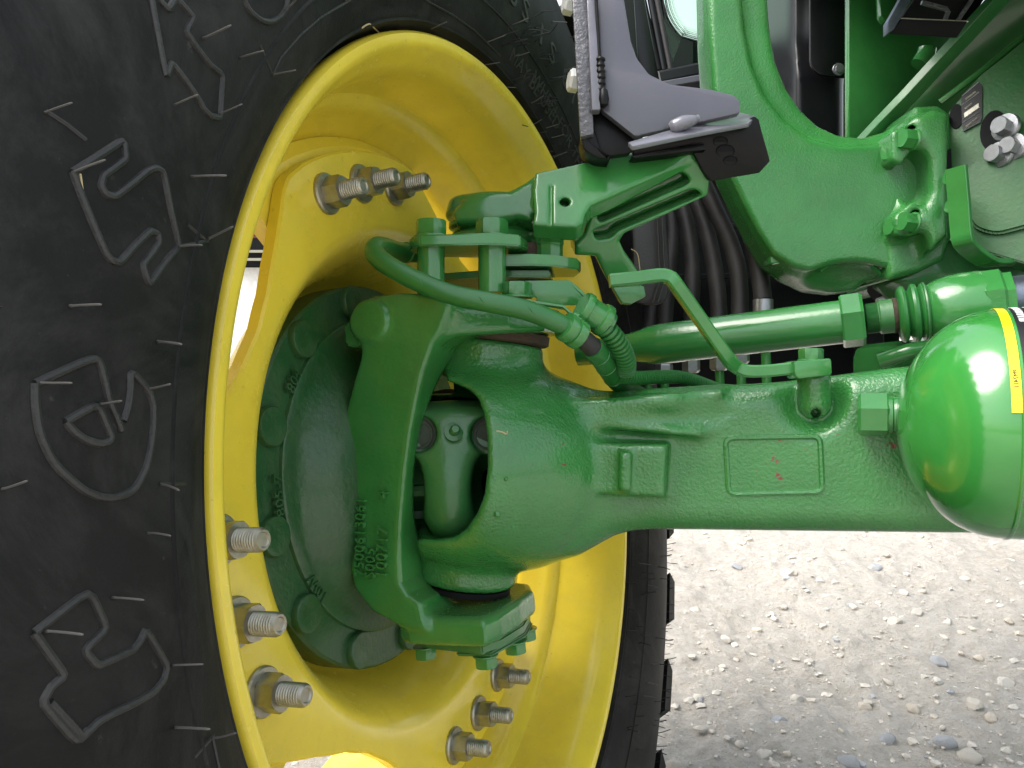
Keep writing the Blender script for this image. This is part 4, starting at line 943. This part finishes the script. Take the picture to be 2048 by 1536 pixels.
MB().add(*beam([V(1843, 5, .90), V(1892, 18, .90), V(1896, 24, .90), V(1890, 40, .90)], .0022, .002)).build('box_rib', M['black_tex'], box)
MB().add(*beam([V(1950, -10, .90), V(1916, 40, .90)], .0022, .002)).build('box_rib', M['black_tex'], box)
# ---- cab front: black panels, window, seals
cab = empty('cab_front', W(V(1450, 100, 1.5)), tractor, "black cab front with a dotted edge window")
zc = 1.45
win_ = [(1300, -80), (1440, -80), (1700, -80), (1700, 112), (1440, 122), (1335, 140)]
plate('window_pane', [(1318, -80), (1580, -80), (1580, 110), (1424, 126), (1338, 138)], zc, .006, M['glass'], cab, bev=0, smooth=False)
# dotted ceramic border of the pane
dm = MB(); 
def dot(x, y, r):
    c = V(x, y, zc-.002); n_ = 6; v = [c+np.array([math.cos(t)*r, math.sin(t)*r, 0]) for t in np.linspace(0, 2*PI, n_, endpoint=False)]+[c+np.array([math.cos(t)*r, math.sin(t)*r, .001]) for t in np.linspace(0, 2*PI, n_, endpoint=False)]
    dm.add(v, [tuple(range(n_)), tuple(range(n_, 2*n_))[::-1]]+[(i, (i+1) % n_, n_+(i+1) % n_, n_+i) for i in range(n_)])
for i in range(7):
    for k in range(60):
        # along the left edge curve then the bottom edge
        s = k/59
        if s < .55:
            t = s/.55; x = 1326+36*t**2.2; y = -12+84*t; nx, ny = 1, -.25
        else:
            t = (s-.55)/.45; x = 1362+70*t; y = 72+14*math.sin(t*PI/2); nx, ny = .25, -1
        dot(x+nx*i*3.3+(i % 2)*.8, y+ny*i*3.3, .00110*(1.3-i*.15))
dd = dm.build('window_dots', M['label_black'], cab, smooth=False); dd['kind'] = 'stuff'
plate('window_border', [(1298, -80), (1324, -80), (1327, 0), (1340, 45), (1364, 74), (1340, 140)], zc+.010, .01, M['black_matt'], cab, bev=0, n=(.1, 0, -1))
plate('window_border', [(1364, 74), (1400, 84), (1440, 88), (1600, 78), (1600, 118), (1424, 128), (1340, 140)], zc+.010, .01, M['black_matt'], cab, bev=0, n=(.1, 0, -1))
for x0, x1, m_ in ((1294, 1328, 'black_plastic'), (1306, 1341, 'hose_rubber'), (1276, 1318, 'black_matt')):
    MB().add(*tube([V(x0-8, -80, zc-.012), V(x1, 140, zc-.012)], .006, 10)).build('window_seal', M[m_], cab)
MB().add(*beam([V(1318, 158, zc-.02), V(1424, 136, zc-.02), V(1600, 104, zc-.02)], .012, .012, ch=.4)).build('window_sill', M['black_plastic'], cab)
MB().add(*beam([V(1316, 178, zc-.03), V(1430, 158, zc-.03), V(1620, 120, zc-.03)], .006, .02)).build('pale_trim', M['sheen_grey'], cab)
plate('cab_pillar', [(1240, -80), (1276, -80), (1322, 170), (1290, 170), (1262, 90)], 1.2, .05, M['black_plastic'], cab, bev=.004)
plate('cab_base_panel', [(1300, 170), (1480, 150), (1720, 130), (1760, 300), (1500, 420), (1300, 420)], 1.5, .03, M['black_plastic'], cab, bev=.004)
# exhaust / intake cover: black rounded column right of the green casting
Fx = Field((.42, .30, 1.12), (.66, .80, 1.40), .005)
Fx.op(p_px([(1552, -120), (1640, -120), (1640, 128), (1552, 122)], 1.20, 1.36, .02), .01)
Fx.op(p_cap(V(1668, -150, 1.22), V(1668, 60, 1.22), .048), .03)
Fx.op(p_px([(1556, 118), (1700, 118), (1700, 420), (1590, 420)], 1.19, 1.38, .03), .04)
Fx.mesh('intake_cover', M['black_plastic'], cab)
plate('cover_panel', rnd([(1620, -120), (1742, -120), (1742, 140), (1700, 156), (1640, 150), (1620, 132)], 14, 4), 1.16, .006, M['black_plastic'], cab, bev=.002, label="dark cover panel with two small round screws")
SCW = hexmesh('small_screw', .006, .003, M['steel'], flange=.009, fh=.002)
for x, y in ((1677, 139), (1709, 133)): inst('cover_screw', SCW, V(x, y, 1.159), (0, 0, -1), cab)
# ---- dark bulkhead behind the hoses
bh = empty('bulkhead', W(V(1500, 550, 1.35)), tractor, "black bulkhead behind the hydraulic hoses")
plate('bulkhead_panel', [(1262, 330), (1800, 330), (1800, 790), (1262, 790)], 1.36, .03, M['black_matt'], bh, bev=.002)
for y0, y1 in ((455, 462), (652, 660), (556, 560)):
    MB().add(*beam([V(1262, y0, 1.345), V(1780, y1-14, 1.345)], .004, .006)).build('panel_seam', M['black_plastic'], bh)
MB().add(*beam([V(1736, 340, 1.33), V(1738, 760, 1.33)], .022, .01)).build('panel_rib', M['black_plastic'], bh)
# ---- black hydraulic hoses with steel fittings
HZ = [([(1320, 400), (1322, 470), (1312, 560), (1302, 640), (1296, 690)], 1.14), ([(1338, 390), (1345, 470), (1336, 560), (1330, 640), (1328, 700)], 1.12),
      ([(1352, 370), (1372, 440), (1384, 520), (1384, 600), (1382, 720)], 1.10), ([(1385, 380), (1410, 450), (1428, 530), (1437, 610), (1438, 720)], 1.06),
      ([(1398, 350), (1430, 420), (1462, 490), (1478, 560), (1480, 690)], 1.03), ([(1428, 330), (1470, 410), (1502, 470), (1518, 540), (1526, 600)], 1.00)]
for k, (pp, z) in enumerate(HZ):
    hh = empty('hydraulic_hose', W(V(*pp[-1], z)), tractor, None)
    MB().add(*tube(catmull([V(x, y, z+.03*(1-i/4)) for i, (x, y) in enumerate(pp)], 6), .0112, 16)).build('hose', M['hose_rubber'], hh)
    x, y = pp[-1]
    if k == 5:
        v, f = lathe(V(x, y+4, z), np.array([0, -1., 0]), [(.001, -.003), (.0122, -.003), (.0125, .02), (.0125, .045), (.001, .045)], 24); obj('ferrule', np.array(v), f, M['steel'], hh)
        bx, by = 1530, 640
    else: bx, by = x, y
    fy = (766, 752, 742, 736, 722, 690)[k]
    v, f = lathe(V(bx, fy-24, z), np.array([0, -1., 0]), [(.001, 0), (.0118, 0), (.0125, .002), (.0125, .016), (.010, .019), (.001, .02)], 6); obj('hex_fitting', np.array(v), f, M['steel'], hh, smooth=False)
    MB().add(*tube([V(bx, fy-10, z), V(bx+2, fy+30, z), V(bx+4, fy+90, z)], .0062, 12)).build('steel_line', M['green'], hh)
    hh['label'] = ["leftmost black hydraulic hose behind the tie rod", "second black hydraulic hose from the left", "third black hydraulic hose from the left", "fourth black hydraulic hose from the left", "fifth black hydraulic hose, second from the green casting", "black hydraulic hose nearest the green casting, with bright ferrule"][k]
# beams joining things beyond the frame, so that nothing floats
far = empty('centre_housing', W(V(2300, 840, .9)), tractor, "green centre housing of the front axle beyond the frame")
plate('housing_block', [(2150, 640), (2900, 600), (2900, 1150), (2150, 1120)], .74, .5, M['green'], far, bev=.02)
# mud flap seen through the gap beside the wheel
fl = empty('mud_flap', W(V(1290, 520, 1.0)), tractor, "scuffed grey rubber flap hanging behind the wheel")
plate('flap_sheet', rnd([(1262, 400), (1330, 400), (1342, 560), (1334, 600), (1316, 610), (1270, 606)], 14, 4), 1.02, .012, M['rubber_edge'], fl, bev=.003)
for x in (1312, 1322): MB().add(*tube([V(x, 400, 1.012), V(x+8, 560, 1.012), V(x-6, 604, 1.012)], .0014, 6)).build('flap_rib', M['rubber_edge'], fl)

# the hood and fender beyond the frame, which shade the engine side
ho = empty('hood', W(V(2300, -600, 1.3)), tractor, "green hood above the engine, out of view")
def vbox(nm, lo, hi, mat, parent, bev=.02):
    lo = np.array(lo); hi = np.array(hi); bm = bmesh.new(); bmesh.ops.create_cube(bm, size=1)
    for v_ in bm.verts: v_.co = [lo[k]+(v_.co[k]+.5)*(hi[k]-lo[k]) for k in range(3)]
    bmesh.ops.bevel(bm, geom=list(bm.edges), offset=bev, segments=3, affect='EDGES'); bm.verts.index_update()
    vs = [tuple(v_.co) for v_ in bm.verts]; fs = [[v_.index for v_ in f.verts] for f in bm.faces]; bm.free()
    return obj(nm, np.array(vs), fs, mat, parent)
hp = [(.345, .64), (.66, 1.22), (.95, 1.22), (.95, .64)]
hv = [(x, y, z) for x in (.38, 1.35) for y, z in hp]
obj('hood_body', np.array(hv), [(0, 1, 2, 3), (7, 6, 5, 4)]+[(i, (i+1) % 4, 4+(i+1) % 4, 4+i) for i in range(4)], M['green_panel'], ho, smooth=False)
vbox('engine_block', (.80, .0, .80), (1.3, .45, 1.6), M['green_dusty'], ho, .02)
fd = empty('fender', W(V(1200, -50, 1.1)), tractor, "black fender edge behind the bracket")
plate('fender_skin', [(1120, -120), (1262, -120), (1290, 330), (1150, 330)], 1.12, .03, M['black_plastic'], fd, bev=.004)
# ================================================================== ground
def gh(x, y):
    return .012*np.sin(x*3.1+y*1.7)+.008*np.sin(y*7.3-x*2.2)+.006*np.sin(x*13+1.3*y)
def axis(lo, hi, step, far):
    a = list(np.arange(lo, hi, step)); s = step
    while a[-1] < far: s *= 1.35; a.append(a[-1]+s)
    s = step
    while a[0] > -far: s *= 1.35; a.insert(0, a[0]-s)
    return np.array(a)
xs = axis(.05, 2.6, .011, 220); ys = axis(.9, 4.6, .013, 220)
GX, GY = np.meshgrid(xs, ys, indexing='ij')
def vnoise(x, y, s, seed):
    r = np.random.default_rng(seed); T = r.random((256, 256)); xi = np.floor(x*s).astype(int); yi = np.floor(y*s).astype(int); fx = x*s-xi; fy = y*s-yi
    fx = fx*fx*(3-2*fx); fy = fy*fy*(3-2*fy); g = lambda a, b: T[a % 256, b % 256]
    return (g(xi, yi)*(1-fx)+g(xi+1, yi)*fx)*(1-fy)+(g(xi, yi+1)*(1-fx)+g(xi+1, yi+1)*fx)*fy
fine = (GX > -1) & (GX < 4) & (GY > 0) & (GY < 6)
GZ = gh(GX, GY)*np.exp(-((GX/6)**2+(GY/6)**2)) + np.where(fine, .016*vnoise(GX, GY, 9, 1)+.014*vnoise(GX, GY, 23, 2)+.008*np.maximum(vnoise(GX, GY, 47, 3)-.5, 0)*2+.004*vnoise(GX+.3*GY, GY, 90, 4), .015)-.03
nx, ny = GX.shape; vv = np.stack([GX, GY, GZ], -1).reshape(-1, 3)
I = np.arange(nx*ny).reshape(nx, ny); ff = np.stack([I[:-1, :-1], I[1:, :-1], I[1:, 1:], I[:-1, 1:]], -1).reshape(-1, 4)
me = bpy.data.meshes.new('ground'); me.from_pydata(vv.tolist(), [], ff.tolist()); me.materials.append(M['ground']); me.shade_smooth()
go = bpy.data.objects.new('ground', me); COL.objects.link(go); go['kind'] = 'structure'; go['label'] = "pale dusty gravel ground"
def gz(x, y):
    i = min(max(np.searchsorted(xs, x), 1), nx-1); j = min(max(np.searchsorted(ys, y), 1), ny-1); return float(GZ[i, j])
# stones
def stone_mesh(k, r=1.0):
    rg = np.random.default_rng(100+k); bm = bmesh.new(); bmesh.ops.create_icosphere(bm, subdivisions=3, radius=1)
    ns = [(unit(rg.normal(size=3)), rg.uniform(.62, .95)) for _ in range(11)]
    for vt in bm.verts:
        p = np.array(vt.co)
        for n, d in ns:
            e = p@n-d
            if e > 0: p = p-n*e*.92
        p = p*(1+.05*math.sin(p[0]*7+k)*math.sin(p[1]*6))*np.array([1, .78, .6]); vt.co = p
    me = bpy.data.meshes.new('stone_shape'); bm.to_mesh(me); bm.free(); me.materials.append(ST[k % 4]); me.shade_smooth(); me.set_sharp_from_angle(angle=R_(26)); return me
SM = [stone_mesh(k) for k in range(12)]
def pix_ground(px, py):
    d = W(ray(px, py))-W(np.zeros(3)); t = -(CAMH)/d[2]; return d[0]*t, d[1]*t
big = [(1875, 1310, 17, 2), (1560, 1432, 18, 2), (1835, 1215, 13, 3), (1790, 1232, 16, 0), (1575, 1150, 14, 3), (1752, 1135, 13, 2), (1452, 1256, 14, 3), (1475, 1130, 13, 2), (1620, 1300, 10, 0), (1895, 1232, 11, 3), (1705, 1205, 11, 2), (1950, 1400, 18, 0), (1985, 1420, 14, 1), (1940, 1500, 22, 0), (1890, 1480, 20, 2), (1700, 1520, 22, 2), (1530, 1500, 16, 3), (1595, 1375, 12, 3), (1380, 1385, 12, 3), (1350, 1522, 20, 1), (1780, 1340, 12, 0), (1400, 1385, 10, 2), (1845, 1180, 8, 1), (1730, 1385, 14, 1), (1640, 1160, 9, 3), (1930, 1155, 10, 0), (1500, 1345, 9, 3), (2010, 1350, 18, 3), (2020, 1230, 10, 1), (1392, 1210, 12, 0), (1775, 1460, 16, 2), (1480, 1480, 11, 0), (1830, 1395, 14, 1), (1550, 1215, 9, 3), (1960, 1300, 10, 1), (1420, 1330, 9, 0)]
for i, (px, py, s, mi) in enumerate(big):
    x, y = pix_ground(px, py); d = math.hypot(math.hypot(x, y), CAMH); r = s*d/F
    o = bpy.data.objects.new('stone', SM[(mi+4*(i % 3)) % 12]); COL.objects.link(o)
    o.location = (x, y, gz(x, y)+r*.12); o.rotation_euler = (random.uniform(-.3, .3), random.uniform(-.3, .3), random.uniform(0, 6.3)); o.scale = (r, r, r*random.uniform(.8, 1.1))
    big[i] = (px, py, s, mi, o)
def zone(px, py):
    a = "beside the tyre" if px < 1480 else "below the cast frame" if px < 1660 else "below the rod clamp" if px < 1800 else "below the dome" if px < 1920 else "at the right edge"
    b = "just under the axle" if py < 1190 else "a third of the way down" if py < 1290 else "two thirds of the way down" if py < 1400 else "at the bottom"
    return b+", "+a
kinds = {}
for q in big: kinds.setdefault((("blue grey" if q[3] == 2 else "pale" if q[3] in (0, 3) else "buff"), zone(q[0], q[1])), []).append(q)
for (c_, z_), qs in kinds.items():
    qs.sort(key=lambda q: -q[2])
    for k, q in enumerate(qs):
        w_ = "" if len(qs) == 1 else ("largest " if k == 0 else "smallest " if k == len(qs)-1 else "middling ")
        q[4]['label'] = w_+c_+" stone on the gravel "+z_; q[4]['category'] = 'stone'; q[4]['group'] = 'loose stones on the gravel'
# gravel: one object of small stones
gv = []; gf = []; gm = []
base = []
for k in range(8):
    bm = bmesh.new(); bmesh.ops.create_icosphere(bm, subdivisions=1, radius=1); rg = np.random.default_rng(k)
    base.append((np.array([v.co[:] for v in bm.verts])*(1+rg.normal(0, .16, (len(bm.verts), 1)))*np.array([1, .8, .55]), [[v.index for v in f.verts] for f in bm.faces])); bm.free()
VV = []; FF = []; MI = []; off = 0
rg = np.random.default_rng(5)
N_ = 13000
for i in range(N_):
    if i < 11500: px = rg.uniform(1180, 2150); py = rg.uniform(1040, 1620)
    else: px = rg.uniform(380, 760); py = rg.uniform(1440, 1620)
    x, y = pix_ground(px, py); c = vnoise(np.array(x), np.array(y), 4, 9)
    if rg.random() > .35+c*.9: continue
    r = min(.0009*math.exp(rg.exponential(.5)), .012)*(.8+.3*y/2)
    bv, bf = base[i % 8]; a = rg.uniform(0, 6.28); ca, sa = math.cos(a), math.sin(a); s = bv*r
    p = np.stack([s[:, 0]*ca-s[:, 1]*sa+x, s[:, 0]*sa+s[:, 1]*ca+y, s[:, 2]+gz(x, y)+r*.15], 1)
    VV.append(p); FF += [[q+off for q in f] for f in bf]; mi = int(rg.choice([0, 1, 2, 3], p=[.38, .2, .04, .38])); MI += [mi]*len(bf); off += len(bv)
VV = np.concatenate(VV); me = bpy.data.meshes.new('gravel'); me.from_pydata(VV.tolist(), [], FF)
for s_ in ST: me.materials.append(s_)
me.polygons.foreach_set('material_index', MI); me.shade_smooth(); me.set_sharp_from_angle(angle=R_(35))
o = bpy.data.objects.new('gravel', me); COL.objects.link(o); o['kind'] = 'stuff'; o['label'] = "small loose gravel scattered over the ground"; o['category'] = 'gravel'
# straw bits caught on the tyre and axle
def straw(pts, lab):
    P = catmull([V(*p) for p in pts], 4); v, f = tube(P, .0006, 5); o = obj('straw', np.array(v), f, M['straw'], None); o['label'] = lab; o['category'] = 'straw'
straw([(993, 862, .640), (1004, 864, .639), (1013, 868, .640), (1015, 862, .6385)], "tiny yellow straw stuck on the green axle fork")
def sw(px, py, l=.002):
    p = side_hit(px, py); return (px, py, p[2]-l*.4)
straw([sw(718, 60), sw(738, 48, .004), sw(750, 58, .006), sw(765, 72, .002)], "dry straw caught at the rim edge at the top of the tyre")
straw([sw(160, 348), sw(163, 370), sw(166, 396)], "pale straw lying on the moulded letter s of the tyre")
straw([(1262, 498, 1.0), (1275, 508, 1.0), (1280, 540, 1.0)], "pale straw stuck beside the rubber flap")
# ================================================================== behind the wheel: red machine on white ground
rm = empty('farm_machine', (-3.0, 6.5, 0)); rm['label'] = "red and white machine glimpsed through the wheel opening"; rm['category'] = 'machine'
def wbox(nm, c, s, mat, parent, bev=.03):
    bm = bmesh.new(); bmesh.ops.create_cube(bm, size=1)
    for v_ in bm.verts: v_.co = (v_.co.x*s[0]+c[0], v_.co.y*s[1]+c[1], v_.co.z*s[2]+c[2])
    bmesh.ops.bevel(bm, geom=list(bm.edges), offset=bev, segments=2, affect='EDGES'); bm.verts.index_update()
    vs = [tuple(v_.co) for v_ in bm.verts]; fs = [[v_.index for v_ in f.verts] for f in bm.faces]; bm.free()
    return obj(nm, np.array(vs), fs, mat, parent, view=False)
wbox('body_panel', (-2.1, 6.6, .5), (3.2, .8, 1.0), M['white_paint'], rm)
wbox('red_hood', (-2.1, 6.6, 1.30), (3.2, .9, .42), M['red_paint'], rm)
wbox('dark_grille', (-1.93, 6.14, .98), (.42, .1, .22), M['black_matt'], rm, .01)
for z_ in (.93, .99): wbox('grille_bar', (-1.93, 6.08, z_), (.40, .04, .02), M['zinc'], rm, .004)
